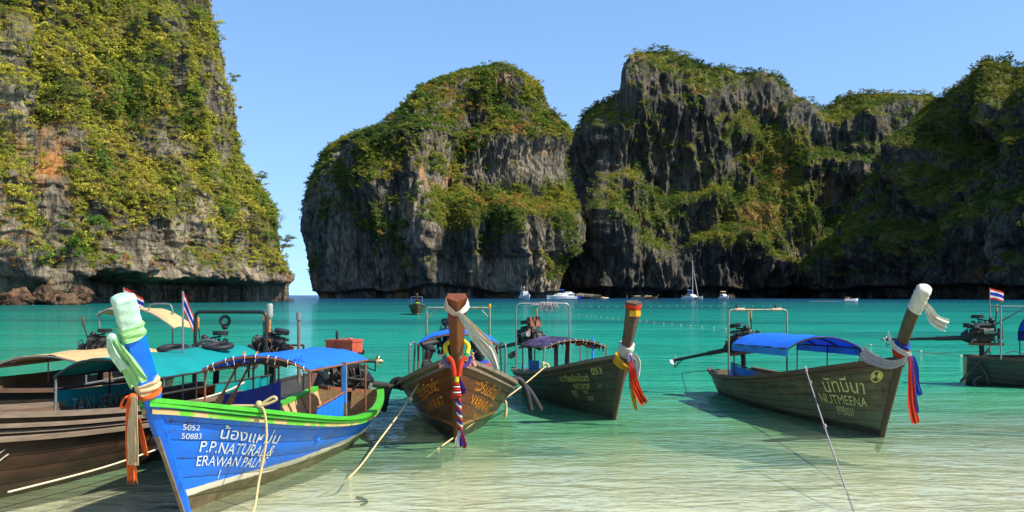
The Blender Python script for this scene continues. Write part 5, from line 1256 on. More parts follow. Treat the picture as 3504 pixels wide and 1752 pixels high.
curtain_panel(b53,(-4.75,-.52,.82),(-4.25,-.40,.82),.36,.36,M['curtain_blue'],wob=.006)
bt=MB().lathe([(.03,0),(.032,.16),(.028,.19),(.014,.22),(.014,.25)],(0,0,0),None,10).build('plastic_bottle',M['plastic_blue']); bt.location=W_(b53,(-5.2,-.56,.46)); tag(bt,'blue plastic bottle standing at the stern of boat 053','bottle')
rg=MB()
for k in range(42):
    y=-.12+random.random()*.42; l=random.uniform(.05,.26)*(1.2-abs(y-.02)*1.6); x=random.uniform(-.03,.03)
    rg.tube([(x,y,.035),(x+.02,y+random.uniform(-.02,.02),-.02),(x+.02,y+random.uniform(-.07,.07),-l*.6),(x,y+random.uniform(-.08,.08),-l)],[.012,.012,.009,.003],5)
rg.ball((0,-.05,.0),.06,0,10,6,(.6,1.4,.7)); rg.tube([(0,.1,.02),(0,-.15,-.03),(0,-.38,-.04)],[.03,.025,.006],6)
o=rg.build('frayed_rag',M['cl_grey']); o.location=W_(b53,(-5.5,.05,2.10)); o.rotation_euler.z=b53.rotation_euler.z; tag(o,'frayed grey rag tied over the arch of boat 053','rag')
root=empty('bow_ribbons',b53.location,b53.rotation_euler.z)
n5,_=prow_point(path5,6.6)
wrap_band(ring5,5.9,7.6,None,0,.03,3,5).build('wound_cord',M['cl_white'],root)
k5=n5+Vector((.10,-.02,-.02))
ribbon(spline([k5+Vector((-.05,-.14,.02)),k5+Vector((-.02,-.22,-.06)),k5+Vector((.05,-.14,-.17)),k5+Vector((.10,-.02,-.24))],5),[.10,.14,.13,.08],(.3,.2,1),3,.02,13,seed=1).build('wound_sash',M['cl_yellow'],root)
ribbon(spline([k5+Vector((.06,.0,0)),k5+Vector((.10,.02,-.2)),k5+Vector((.10,.05,-.42)),k5+Vector((.07,.07,-.6))],5),[.08,.12,.14,.10],(0,1,0),4,.02,15,seed=2).build('hanging_sash',M['cl_violetgrey'],root)
ribbon(spline([k5+Vector((.10,.0,-.12)),k5+Vector((.13,.04,-.35)),k5+Vector((.13,.14,-.62)),k5+Vector((.11,.26,-.86))],5),[.07,.12,.15,.16],(0,1,0),3,.025,13,seed=3).build('hanging_sash',M['cl_red'],root)
ribbon(spline([k5+Vector((.10,.0,-.2)),k5+Vector((.11,.02,-.5)),k5+Vector((.07,.09,-.8)),k5+Vector((.05,.13,-.98))],5),[.06,.08,.08,.05],(0,1,0),2,.015,9,seed=4).build('hanging_sash',M['cl_yellow'],root)
ribbon(spline([k5+Vector((-.02,.12,.0)),k5+Vector((.0,.18,-.12)),k5+Vector((.02,.17,-.4))],5),[.07,.09,.05],(.4,1,0),3,.018,11,seed=5).build('hanging_sash',M['cl_white'],root)
tag(root,'red, yellow and violet sashes knotted on the bow of boat 053','ribbon')

# ================================================================== olive boat with blue canopy
H_OLV=hull_mat('weathered_olive_hull',(.118,.094,.046),(.030,.026,.014),None,.13,.05,(.030,.030,.016),(.050,.055,.026),.85,.65,.65,lower=(.13,.16,.085),lz=.55,specks=(.02,.02,.012))
M['olive_prow']=W('dark_olive_post',(.060,.044,.022),rough=.6,stretch=(5,5,1))
olv=boat_root('longtail_boat',on_water(2220,1100),6.5,'weathered olive long-tail boat with blue canopy on the right')
ho=Hull(L=7.2,B=.84,zb=1.30,zm=.46,zs=.55,rake=.62,keel=.25,full=.44,stern=.62,pw=2.0)
build_hull(olv,ho,H_OLV,M['wood_grey'],M['wood_dark'],8,50,rub=[(.955,.035,.05,M['wood_dark'])],deck=M['wood_grey'],deck_z=.20,rail_w=.12,deck_q=(.35,.97),ribs=9)
patho,ringo=build_prow(olv,ho,M['olive_prow'],(.66,2.38),.185,.15,.08,.20,.22,-.16)
for (txt,d,v,sz,xs,dr) in (('นัทมีนา',.50,.66,.36,.92,.10),('NUTMEENA',.44,.50,.25,.86,.10),('PPB031',.78,.355,.22,.68,.08)):
    lettering(olv,ho,txt,-1,d,v,sz,'ink_yellow',-.2,xs,dr)
em=[]; qc,vc=.30/(ho.L+ho.a*.9),.83
def emb(r0,r1,a0,a1,n=24):
    rows=[]
    for k in range(n+1):
        a=a0+(a1-a0)*k/n; rows.append([tuple(ho.P(qc+r*math.cos(a)/(ho.L+.5),vc+r*math.sin(a)/1.45,-1,.012)) for r in(r0,r1)])
    return np.array(rows)
mb=MB(); mb.grid(emb(.085,.105,0,2*math.pi)); mb.grid(emb(.0,.08,2.0,4.3,14)); mb.grid(emb(.02,.078,-.5,.9,10)); mb.build('round_emblem',M['ink_gold'],olv)
canopy(olv,-5.1,-2.15,.71,1.33,.22,M['tarp_blue'],M['darkpost'],[(.985,1,.62),(.985,-1,.62),(.52,1,.45),(.02,1,.45),(.02,-1,.45)],.06,2,valance=.15,vmat=M['curtain_blue'])
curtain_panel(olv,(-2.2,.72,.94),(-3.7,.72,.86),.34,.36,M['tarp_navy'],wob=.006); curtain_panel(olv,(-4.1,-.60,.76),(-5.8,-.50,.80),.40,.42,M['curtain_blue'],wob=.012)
MB().tube([(-4.1,-.60,.77),(-5.8,-.5,.81)],.014,6).build('curtain_rail',M['darkpost'],olv); MB().tube([(-2.0,.76,.95),(-3.75,.76,.87)],.014,6).build('curtain_rail',M['darkpost'],olv)
arch(olv,-5.5,.66,.46,1.98,.021,M['greenpipe'],.0,rad=.10)
for s_ in(-.42,.42): MB().cyl((-5.5,s_-.10,1.985),(-5.5,s_+.12,1.985),.036,8).build('arch_sleeve',M['cl_cream'],olv)
for s_ in(-.48,.40): MB().lathe([(.03,0),(.034,.05),(.022,.09),(.008,.10)],(-5.5,s_,2.01),None,10).build('arch_lamp',M['glassdark'],olv)
engine(olv,(-6.0,-.12,.92),R(42),1.45,-.20,.05,.95,'black','grey_prop','darkhandle' if 'darkhandle' in M else 'handle',stand=.45)
MB().beam((-5.2,-.62,.60),(-4.4,-.45,.42),.05,.05).build('loose_pole',M['wood_grey'],olv); MB().beam((-3.6,.3,.42),(-3.0,.62,.50),.04,.03).build('loose_pole',M['wood_tan'],olv)
rope([W_(olv,(-5.5,-.20,1.98)),W_(olv,(-5.5,-.22,1.75)),W_(olv,(-5.55,-.16,1.62)),W_(olv,(-5.7,-.13,1.40))],.008,'rope','cord hanging from the yellowish arch to the engine of the olive boat',5)
o=tyre(W_(olv,(-4.15,-.62,.52)),.12,.035,Matrix.Rotation(R(80),3,'X'),'small tan ring leaning inside the olive boat by the curtain'); o.data.materials[0]=M['rust']
jar=MB(); jar.lathe([(.06,0),(.13,.05),(.15,.12),(.10,.18),(.05,.20),(.055,.23)],(0,0,0),None,14); o=jar.build('clay_pot',M['rust']); o.location=W_(olv,(-3.6,-.25,.24)); tag(o,'round terracotta coloured pot on the floor of the olive boat','pot')
bag=MB(); bag.ball((0,0,.07),.08,0,10,7,(1,.8,1)); bag.tube([(0,0,.12),(0,.01,.18),(.01,.02,.21)],[.04,.015,.03],7); o=bag.build('white_bag',M['cl_white']); o.location=W_(olv,(-3.85,-.35,.24)); tag(o,'knotted white plastic bag beside the terracotta pot in the olive boat','bag')
MB().torus((-7.22,.10,.35),.10,.014,Matrix.Rotation(R(90),3,'X'),14,6).build('stern_ring',M['rope_white'],olv)
rope([W_(olv,(-7.2,-.3,.55)),at(1800,930,21.5),on_water(1715,939)],.010,'twine','thin dark stern line of the olive boat running left',5)
# cloths on the olive bow
root=empty('prow_scarf',olv.location,olv.rotation_euler.z)
wrap_band(ringo,10.9,13.04,None,0,.013,3,3).build('wound_cloth',M['cl_white'],root)
ot,_=prow_point(patho,10.9)
MB().ball(ot+Vector((.15,.02,.12)),.055,0,10,7).build('knot',M['cl_white'],root)
ribbon(spline([ot+Vector((.16,.03,.12)),ot+Vector((.17,.10,.02)),ot+Vector((.15,.22,-.12)),ot+Vector((.12,.42,-.22))],6),[.06,.12,.17,.20],(.2,.5,.8),3,.022,15,seed=3).build('hanging_tail',M['cl_white'],root)
tag(root,'white cloth wound round the top of the olive bow post','cloth')
root=empty('bow_ribbons',olv.location,olv.rotation_euler.z)
on_,_=prow_point(patho,6.6)
wrap_band(ringo,6.3,7.3,None,0,.022,1,5).build('wound_sash',M['cl_red'],root); wrap_band(ringo,6.8,7.6,None,0,.026,1,6).build('wound_sash',M['cl_blue'],root)
ribbon(spline([on_+Vector((-.20,-.15,.32)),on_+Vector((-.02,-.16,.14)),on_+Vector((.15,-.06,.03)),on_+Vector((.17,.03,.02))],5),[.08,.08,.07,.06],(0,0,1),3,.01,9,seed=1).build('wound_sash',M['cl_white'],root)
ribbon(spline([on_+Vector((.17,.02,.0)),on_+Vector((.12,-.10,-.12)),on_+Vector((-.10,-.20,-.18)),on_+Vector((-.42,-.30,-.10)),on_+Vector((-.62,-.36,.02))],5),[.06,.10,.15,.20,.24],(.2,0,1),3,.015,13,seed=2).build('draped_sash',M['cl_grey'],root)
for (dy,l,mn,w,sd) in((.02,1.05,'cl_red',.13,3),(.09,.62,'cl_blue',.10,4),(.05,.9,'cl_blue',.07,5)):
    ribbon(spline([on_+Vector((.17,dy*.5,-.02)),on_+Vector((.19,dy,-l*.3)),on_+Vector((.16,dy+.04,-l*.7)),on_+Vector((.14,dy+.10,-l))],5),[.05,w*.8,w,w],(.1,1,0),2,.014,11,seed=sd).build('hanging_sash',M[mn],root)
tag(root,'white, red and blue sashes tied at the neck of the olive bow','ribbon')

# ================================================================== boat at the right edge, stern towards the left
H_RGT=hull_mat('grey_green_hull',(.030,.036,.030),(.018,.016,.014),None,.10,.05,(.02,.02,.018),(.10,.11,.09),.4,.55,.4)
rgt=boat_root('longtail_boat',(18.1,23.0,0),75,'dark long-tail boat entering the picture from the right edge')
hr=Hull(L=6.7,B=.86,zb=1.25,zm=.66,zs=.72,rake=.8,keel=.25,stern=.22,lift=.22)
build_hull(rgt,hr,H_RGT,M['wood_tan'],M['wood_dark'],6,36,deck=M['wood_tan'],deck_z=.42,planks=False,rail_w=.12)
build_prow(rgt,hr,M['wood_dark'],(.5,2.2))
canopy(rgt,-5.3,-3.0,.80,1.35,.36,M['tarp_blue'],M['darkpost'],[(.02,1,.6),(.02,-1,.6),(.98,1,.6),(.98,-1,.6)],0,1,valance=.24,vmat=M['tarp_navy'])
arch(rgt,-6.0,.62,.7,2.02,.022,M['galv'],.0,rad=.03)
MB().tube([(-6.0,-.62,2.02),(-3.0,-.62,2.02)],.02,7).build('roof_pipe',M['galv'],rgt); MB().tube([(-6.0,.3,1.5),(-5.4,-.4,2.0)],.02,7).build('roof_brace',M['galv'],rgt)
engine(rgt,(-6.3,.0,.96),R(-12),1.9,-.03,.0,1.05,'black','grey_prop',extra='filter',stand=.5)
for a,b,c in (((-6.2,-.3,.95),(-6.6,-.45,.45),(-6.9,-.5,.12)),((-6.5,-.4,.55),(-6.3,-.5,.40),(-6.25,-.4,.05)),((-6.3,-.4,.3),(-6.7,-.5,.2),(-6.55,-.45,-.02))): MB().tube(arc(a,b,c,8),.035,7).build('rudder_strut',M['darkpost'],rgt)
fe=MB()
for p in ([(0,0,0),(0,.02,-.35),(.02,.0,-.5)],[(.02,0,-.5),(.04,.06,-.7),(.06,.12,-.85)],[(0,0,-.1),(.03,-.05,-.6),(.10,-.02,-.8)]): fe.tube(spline(p,4),.028,7)
o=fe.build('tube_fender',M['rubber']); o.location=W_(rgt,(-5.35,-.62,2.02)); tag(o,'black rubber straps hanging from the roof pipe at the right edge','fender')
rope([W_(rgt,(-5.7,.3,.80)),W_(rgt,(-5.5,.35,.86)),W_(rgt,(-5.3,.2,.80)),W_(rgt,(-5.2,.4,.82)),W_(rgt,(-5.1,.55,.62)),W_(rgt,(-5.0,.55,.5))],.016,'rope_white','white rope tangle on the stern of the right edge boat',5)
flag(W_(rgt,(-6.25,-.62,2.02)),.46,.42,.26,.25,(1,.1,0),'striped flag above the boat at the right edge',.010,.3)
rope([W_(rgt,(-6.3,0,.86)),at(2360,888,26.5),at(2290,900,24)],.007,'twine','thin dark line running left from the right edge boat stern',4)

# ================================================================== distant craft
far=boat_root('longtail_boat',on_water(1049,792),6,'small green long-tail boat with red sash far out in the bay')
hf=Hull(L=7.5,B=.92,zb=1.35,zm=.85,zs=.9,rake=1.0,keel=.25,full=.36)
H_FAR=hull_mat('mossy_hull',(.045,.060,.022),(.03,.03,.02),(.5,.45,.3),.14,.05,(.02,.02,.01),(.10,.10,.04),.4,.6,.4)
build_hull(far,hf,H_FAR,M['wood_dark'],M['wood_grey'],4,20,deck=M['wood_dark'],planks=False)
build_prow(far,hf,M['wood_dark'],(.6,2.45),.26,.2)
canopy(far,-6,-2.5,.85,1.55,.15,M['tarp_blue'],M['darkpost'],[(.98,1,.7),(.98,-1,.7),(.03,1,.7),(.03,-1,.7)],0,1)
arch(far,-6.4,.7,.8,2.1,.03,M['galv']); engine(far,(-6.6,0,1.2),0,3,-.15,.1,1.1,stand=.6,stays=False)
root=empty('bow_ribbons',far.location,far.rotation_euler.z)
ribbon([(1.75,.02,2.0),(1.5,.06,1.7),(1.30,.10,1.4)],[.14,.2,.16],(0,1,0),2,.02,9).build('hanging_sash',M['cl_orange'],root); MB().ball((1.35,.02,1.40),.16,0,10,6,(.7,1.7,.5)).build('knot',M['cl_lime'],root); ribbon([(1.2,-.03,1.2),(.9,.0,.7),(.65,.05,.25)],[.14,.2,.26],(0,1,0),2,.02,9).build('hanging_sash',M['cl_red'],root)
tag(root,'orange, lime and red sashes on the bow of the far green boat','ribbon')
def small_longtail(u,v,hd,label,top,length=8):
    r_=boat_root('longtail_boat',on_water(u,v),hd,label); h_=Hull(L=length,B=.85,zb=1.5,zm=.8,zs=.9,rake=1.0,keel=.25)
    build_hull(r_,h_,top,M['wood_tan'],M['wood_tan'],3,16,deck=M['wood_tan'],planks=False); build_prow(r_,h_,M['wood_tan'],(.6,2.6))
    canopy(r_,-6.2,-2.4,.8,1.7,.25,M['cl_cream'],M['wood_tan'],[(.98,1,.7),(.98,-1,.7),(.03,1,.7),(.03,-1,.7)]); engine(r_,(-7.2,0,1.3),0,3,-.12,.1,1.2,stand=.7,stays=False); return r_
small_longtail(1650,752.6,80,'small orange long-tail boat far off under the dark cliff',hull_mat('far_orange_hull',(.36,.13,.04),(.2,.08,.03),None,.1))
small_longtail(1622,752.2,78,'small pale long-tail boat far off left of the orange one',hull_mat('far_pale_hull',(.42,.40,.33),(.3,.2,.12),None,.1))

def loft_hull(mb, stations, m=0):
    """stations: (x, half beam at deck, half beam at water, z deck, z bottom)"""
    rings=[]
    for x,bd,bw,zd,zb in stations: rings.append([Vector((x,bd,zd)),Vector((x,bw,zb+.4*(zd-zb))),Vector((x,bw*.6,zb)),Vector((x,-bw*.6,zb)),Vector((x,-bw,zb+.4*(zd-zb))),Vector((x,-bd,zd))])
    mb.loft(rings,m,False,True); return mb
# sailing catamaran
cat=empty('catamaran',on_water(1741,752.6),R(-68)); tag(cat,'white sailing catamaran with bare mast under the dark cliff','catamaran')
for s_ in(-1,1):
    mb=MB(); rings=[]
    for x,b,zt,zb in((-6.2,.55,.8,.1),(-5,.8,1.35,-.5),(0,.9,1.5,-.6),(4,.7,1.6,-.5),(6.2,.12,1.7,.1)): rings.append([Vector((x,s_*3+b,zt)),Vector((x,s_*3+b*.7,zb)),Vector((x,s_*3-b*.7,zb)),Vector((x,s_*3-b,zt))])
    mb.loft(rings,0,False,True).build('cat_hull',M['gel'],cat)
mb=MB(); mb.box((-1.2,0,1.35),(7.2,6.2,.5)); mb.build('bridge_deck',M['gel'],cat)
mb=MB(); rings=[[Vector((x,y*k,z)) for x,y,z in((-3.6,2.3,1.6),(2.2,1.9,1.6),(2.2,-1.9,1.6),(-3.6,-2.3,1.6))] for k in(1,)]; a=[Vector(p) for p in((-3.6,2.3,1.6),(2.4,1.9,1.6),(2.4,-1.9,1.6),(-3.6,-2.3,1.6))]; b=[Vector(p) for p in((-3.6,1.9,2.7),(.6,1.4,2.7),(.6,-1.4,2.7),(-3.6,-1.9,2.7))]; mb.loft([a,b],0,False,True).build('coach_roof',M['gel'],cat)
MB().box((-1.2,0,2.15),(4.9,4.35,.4)).build('cabin_window',M['glassdark'],cat)
MB().tube([(.6,0,1.6),(.6,0,22)],[.16,.10],8).build('mast',M['gel'],cat); MB().tube([(6,0,1.8),(3.6,0,10),(.75,0,19)],[.22,.17,.05],7).build('furled_jib',M['cl_grey'],cat)
MB().tube([(.6,0,3.2),(-4.8,0,3.7)],.14,8).build('boom',M['gel'],cat); mb=MB(); mb.grid(np.array([[(.4,0,3.3),(-1.5,.15,3.4),(-3,0,3.5),(-4.8,.1,3.8)],[(.4,0,5.2),(-1.5,.1,4.9),(-3,0,4.4),(-4.8,.1,4.2)]]),0,True,.25); mb.build('stowed_mainsail',M['cl_blue'],cat); mb=MB(); mb.tube([(.4,0,5.3),(-2,0,4.9),(-4.8,0,5.4)],.18,6).build('sail_cover_edge',M['gel'],cat)
MB().tube([(-6,-3,1),(-6.4,-3,2.2),(-6.4,3,2.2),(-6,3,1)],.06,6).build('stern_rail',M['redrust'],cat)
for s_ in(-1,1): MB().tube([(.6,0,17),(.2,s_*3.4,1.6)],.025,4).build('shroud',M['galv'],cat)
# motor yachts
def cruiser(u,v,rz,label,sc=1.0,top='cream'):
    r_=empty('motor_cruiser',on_water(u,752.8),rz); tag(r_,label,'motor boat')
    k=sc
    loft_hull(MB(),[(-4.5*k,1.5*k,1.4*k,1.2*k,-.4*k),(0,1.7*k,1.5*k,1.3*k,-.5*k),(3*k,1.2*k,.9*k,1.6*k,-.4*k),(5*k,.1*k,.05*k,1.9*k,.1*k)]).build('cruiser_hull',M['gel'],r_)
    a=[Vector(p)*k for p in((-3,1.3,1.25),(2,1.1,1.4),(2,-1.1,1.4),(-3,-1.3,1.25))]; b=[Vector(p)*k for p in((-3,1.1,2.5),(.6,.9,2.5),(.6,-.9,2.5),(-3,-1.1,2.5))]; MB().loft([a,b],0,False,True).build('cabin',M['gel'],r_)
    MB().box((-.9*k,0,2.0*k),(3.5*k,2.4*k,.42*k)).build('cabin_window',M['glassdark'],r_); MB().box((-1.6*k,0,2.6*k),(2.6*k,2.1*k,.5*k)).build('fly_bridge',M['gel'],r_)
    for x in(-2.6,-.5):
        for s_ in(-1,1): MB().cyl((x*k,s_*.9*k,2.7*k),(x*k,s_*.9*k,4.0*k),.04,5).build('roof_post',M['galv'],r_)
    P=np.array([[(( -2.9+2.7*a)*k,(-1.05+2.1*b)*k,(4.0+.22*math.sin(math.pi*b))*k) for b in np.linspace(0,1,7)] for a in np.linspace(0,1,4)]); MB().grid(P,0,True,.2*k).build('sun_roof',M[top],r_)
    return r_
cruiser(1822,750.5,R(-78),'white motor cruiser with cream roof right of the catamaran',1.05)
y1=empty('patrol_yacht',on_water(1322,753),R(-70)); y1.scale=(.85,.85,.85); tag(y1,'white motor yacht seen bow on with thin whip aerials','motor yacht')
loft_hull(MB(),[(-7,2.2,2,2.2,-.4),(0,2.4,2.1,2.3,-.5),(4,1.8,1.3,2.8,-.4),(7,.1,.05,3.2,.1)]).build('yacht_hull',M['gel'],y1)
MB().box((-2,0,3.1),(6.5,3.9,1.9)).build('deck_house',M['gel'],y1); MB().box((-1.9,0,3.5),(6.4,4.0,.6)).build('cabin_window',M['glassdark'],y1); MB().box((-2.2,0,4.7),(4.6,3.4,1.3)).build('wheel_house',M['gel'],y1); MB().box((-2.1,0,4.75),(4.5,3.5,.45)).build('cabin_window',M['glassdark'],y1)
MB().tube([(-2.5,0,5.3),(-2.5,0,8.6)],.09,6).build('mast',M['gel'],y1); MB().tube([(-2.5,-.8,7.6),(-2.5,.8,7.6)],.08,6).build('spreader',M['gel'],y1); MB().ball((-2.5,0,8.3),.3).build('radar_dome',M['gel'],y1)
for s_ in(-1,1): MB().tube([(-1,s_*1.7,2.5),(-1.4,s_*2.1,9.0)],.05,5).build('whip_aerial',M['gel'],y1)
y2=empty('motor_yacht',on_water(1416,753),R(188)); y2.scale=(.78,.78,.78); tag(y2,'long white motor yacht with blue flybridge awning beside the massif','motor yacht')
loft_hull(MB(),[(-10,2.2,2,2.0,-.4),(-2,2.5,2.2,2.1,-.5),(6,2.0,1.4,2.5,-.4),(11.5,.1,.05,2.9,.3)]).build('yacht_hull',M['gel'],y2)
a=[Vector(p) for p in((-8,2.1,2.0),(8,1.5,2.3),(8,-1.5,2.3),(-8,-2.1,2.0))]; b=[Vector(p) for p in((-8,1.8,4.4),(3,1.4,4.4),(3,-1.4,4.4),(-8,-1.8,4.4))]; MB().loft([a,b],0,False,True).build('saloon',M['gel'],y2)
MB().box((-6,0,3.3),(4.2,4.25,.7)).build('cabin_window',M['glassdark'],y2)
for x in(1.2,3.0,4.5): MB().box((x,0,3.3),(1.0,3.75,.3),Matrix.Rotation(.0,3,'Y')).build('cabin_window',M['glassdark'],y2)
a=[Vector(p) for p in((-6.5,1.7,4.4),(-1,1.5,4.4),(-1,-1.5,4.4),(-6.5,-1.7,4.4))]; b=[Vector(p) for p in((-6.2,1.5,5.4),(-2.5,1.2,5.4),(-2.5,-1.2,5.4),(-6.2,-1.5,5.4))]; MB().loft([a,b],0,False,True).build('fly_bridge',M['gel'],y2)
MB().box((-3.4,0,4.95),(2.4,2.9,.4)).build('cabin_window',M['glassdark'],y2)
P=np.array([[(-.8+3.2*a,-1.4+2.8*b,6.6+.2*math.sin(math.pi*b)) for b in np.linspace(0,1,6)] for a in np.linspace(0,1,3)]); MB().grid(P,0,True,.2).build('awning',M['tarp_blue'],y2)
for x in(-.6,2.2):
    for s_ in(-1,1): MB().cyl((x,s_*1.3,4.4),(x,s_*1.3,6.6),.05,5).build('awning_post',M['galv'],y2)
y3=empty('blue_launch',on_water(1434,752.4)+Vector((0,1,0)),R(4)); y3.scale=(.8,.8,.8); tag(y3,'blue hulled launch lying behind the long white yacht','launch')
loft_hull(MB(),[(-6,1.6,1.5,1.3,-.4),(0,1.8,1.5,1.3,-.5),(5,1.1,.7,1.9,-.3),(8,.1,.05,2.9,.8)]).build('launch_hull',M['navyhull'],y3); MB().box((-1.5,0,2.0),(5.5,2.6,1.3)).build('launch_cabin',M['gel'],y3); MB().box((-1.5,0,2.2),(4.6,2.7,.5)).build('cabin_window',M['glassdark'],y3)
dg_=empty('speed_boat',on_water(2138,758),R(8)); tag(dg_,'tiny white speedboat with passengers crossing the bay on the right','speedboat')
loft_hull(MB(),[(-2.4,.9,.8,.75,-.2),(0,1.0,.8,.8,-.25),(2,.7,.4,.95,-.1),(3.2,.06,.04,1.15,.2)]).build('speedboat_hull',M['gel'],dg_); MB().box((.4,0,1.05),(.5,1.3,.5),Matrix.Rotation(-.5,3,'Y')).build('wind_screen',M['glassdark'],dg_)
mb=MB(); mb.box((-2.5,0,.8),(.4,.4,1.1)); mb.build('outboard_motor',M['iron'],dg_)
for k,(x,y) in enumerate(((-1.4,.3),(-1.0,-.3),(-.3,.25))): mb=MB(); mb.tube([(x,y,.5),(x,y,1.05),(x,y,1.3)],[.2,.24,.12],7); mb.ball((x,y,1.5),.13); mb.build('passenger_figure',M['wood_tan'],dg_)
wk=MB(); wk.grid(np.array([[(-2.6,-.4,.03),(-2.6,.4,.03)],[(-8,-.8,.04),(-8,.7,.04)],[(-16,-.9,.02),(-16,.9,.02)]]),0,True,.03); o=wk.build('wake_foam',M['gel'],dg_)

# buoy lines
def buoy(p, r_, label, group, mesh=[None]):
    if mesh[0] is None:
        mb=MB(); mb.lathe([(.02,-1.25),(.10,-1.2),(.30,-1.0),(.72,-.62),(.95,-.2),(.95,.2),(.72,.62),(.30,1.0),(.10,1.2),(.02,1.25)],(0,0,0),Matrix.Rotation(R(90),3,'Y'),10); o=mb.build('buoy',M['floatw']); mesh[0]=o.data
    else: o=link('buoy',mesh[0])
    o.location=p; o.scale=(r_,)*3; o.rotation_euler=(0,0,random.uniform(-.6,.6)); tag(o,label,'buoy',group); return o
line=[]
diag=[(1740+x/2.147,960+y/2.147) for x,y in((240,213),(275,215),(315,222),(360,232),(400,240),(455,245),(515,254),(575,262),(610,264),(640,267),(680,270),(725,275),(765,280),(808,281),(965,300),(1015,303),(1070,310),(1140,317),(1200,322),(1265,328))]+[(2300+x/2.147,960+y/2.147) for x,y in((65,330),(135,336),(220,344),(307,351),(395,360),(480,371),(700,393),(820,406))]+[(2804+x/1.84,960+y/1.84) for x,y in((160,390),(322,410),(480,428),(640,450),(890,480))]
for (x,y) in diag:
    p=on_water(x/K,y/K); line.append(p); buoy(p+Vector((0,0,.02)),.052,'small cream float on the slanting buoy rope across the bay','floats on the slanting buoy rope')
o=MB().tube([p+Vector((0,0,.0)) for p in line],.018,5).build('buoy_rope',M['twine']); tag(o,'dark floating rope joining the slanting row of floats','rope')
for i in range(30):
    x=1812+i*29.5+random.uniform(-4,4); y=1051.5-.0042*(x-1812)+random.uniform(-.6,.6)
    buoy(on_water(x/K,y/K)+Vector((0,0,.03)),.08,'white float in the far straight buoy line before the yachts','floats in the far straight buoy line')
# ropes to the beach
g=hv.G(.36,-1); rope([W_(var,(g.x,g.y+.02,g.z+.08)),at(1080,932,15.9)+Vector((-.06,0,.03)),at(1025,1010,15.0),at(960,1100,13.6),on_water(880,1200),on_water(880,1200)+Vector((-.45,-.25,-.25))],.013,'rope','tan mooring rope from the varnished boat down to the left',7,extra=lambda mb: mb.ball(at(1033,1003,15.1),.035,0,8,6))
q3=h5.q_at(-2.0); g=h5.G(q3,-1); s3=W_(b53,(g.x,g.y,g.z+.09)); e3=on_water(1105,1127); m3=s3.lerp(e3,.48)
def knot3(mb):
    mb.ball(m3,.04,0,8,6); mb.tube(spline([m3,m3+Vector((.06,-.05,-.03)),m3+Vector((.07,-.06,-.2)),m3+Vector((.03,-.06,-.36))],4),[.02]*8+[.028]*3+[.01]*2,6); mb.torus(s3,.07,.02,Matrix.Rotation(R(60),3,'X'),12,6); mb.torus(s3+Vector((-.05,0,.03)),.06,.018,Matrix.Rotation(R(100),3,'Y'),12,6)
rope([s3,s3.lerp(e3,.25)-Vector((0,0,.03)),m3-Vector((0,0,.02)),s3.lerp(e3,.75)-Vector((0,0,.02)),e3,e3+(e3-s3)*.08],.013,'rope','tan mooring rope slanting from boat 053 past the varnished bow',7,extra=knot3)
g=ho.G(ho.q_at(-1.35),-1); s4=W_(olv,(g.x,g.y-.03,g.z+.06)); e4=on_water(2127,1228)
rope([s4+Vector((.04,.05,-.02)),s4,s4.lerp(e4,.33)-Vector((0,0,.02)),s4.lerp(e4,.66)-Vector((0,0,.02)),e4,e4+Vector((-.05,-.5,-.25))],.011,'rope_grey','grey knotted mooring rope dropping from the olive boat into the shallows',7,extra=lambda mb: [mb.ball(s4.lerp(e4,f),.028,0,8,6,(1,1,1.3)) for f in(.03,.17,.58)])
g=hb.G(hb.q_at(-.42),1); s1=W_(blue,(g.x,g.y+.06,g.z+.06)); out=W_(blue,(0,1,0))-W_(blue,(0,0,0))
def bow_knot(mb):
    mb.tube(spline([s1,s1+Vector((.07,0,.05)),s1+Vector((.16,0,.10)),s1+Vector((.19,0,.07)),s1+Vector((.11,0,.03)),s1],4),.017,6); mb.ball(s1+Vector((0,0,.02)),.04,0,8,6); mb.tube([s1,s1-out*.15+Vector((-.12,0,.0)),s1-out*.25+Vector((-.24,0,-.03))],.018,6)
rope([s1,s1+out*.06+Vector((0,0,-.06)),s1+out*.09+Vector((0,-.02,-.35)),s1+out*.05+Vector((-.01,-.15,-.8)),s1+out*.08+Vector((-.02,-.5,-1.08)),s1+out*.10+Vector((-.05,-1.3,-1.10))],.014,'rope','tan rope tied to the green gunwale of the blue boat, running to the beach',7,extra=bow_knot)
# anchor lying on the sand
an=MB(); an.tube([(0,0,0),(.5,.05,0)],.018,6); an.tube(arc((.45,-.22,.02),(.62,.03,.02),(.42,.26,.02),8),.02,6); an.torus((-.05,0,0),.05,.012,None,12,5)
o=an.build('anchor',M['iron']); p=on_water(810,1228); o.location=(p.x,p.y,-.20); o.rotation_euler=(0,0,.2); tag(o,'small iron anchor lying on the sand under clear water','anchor')

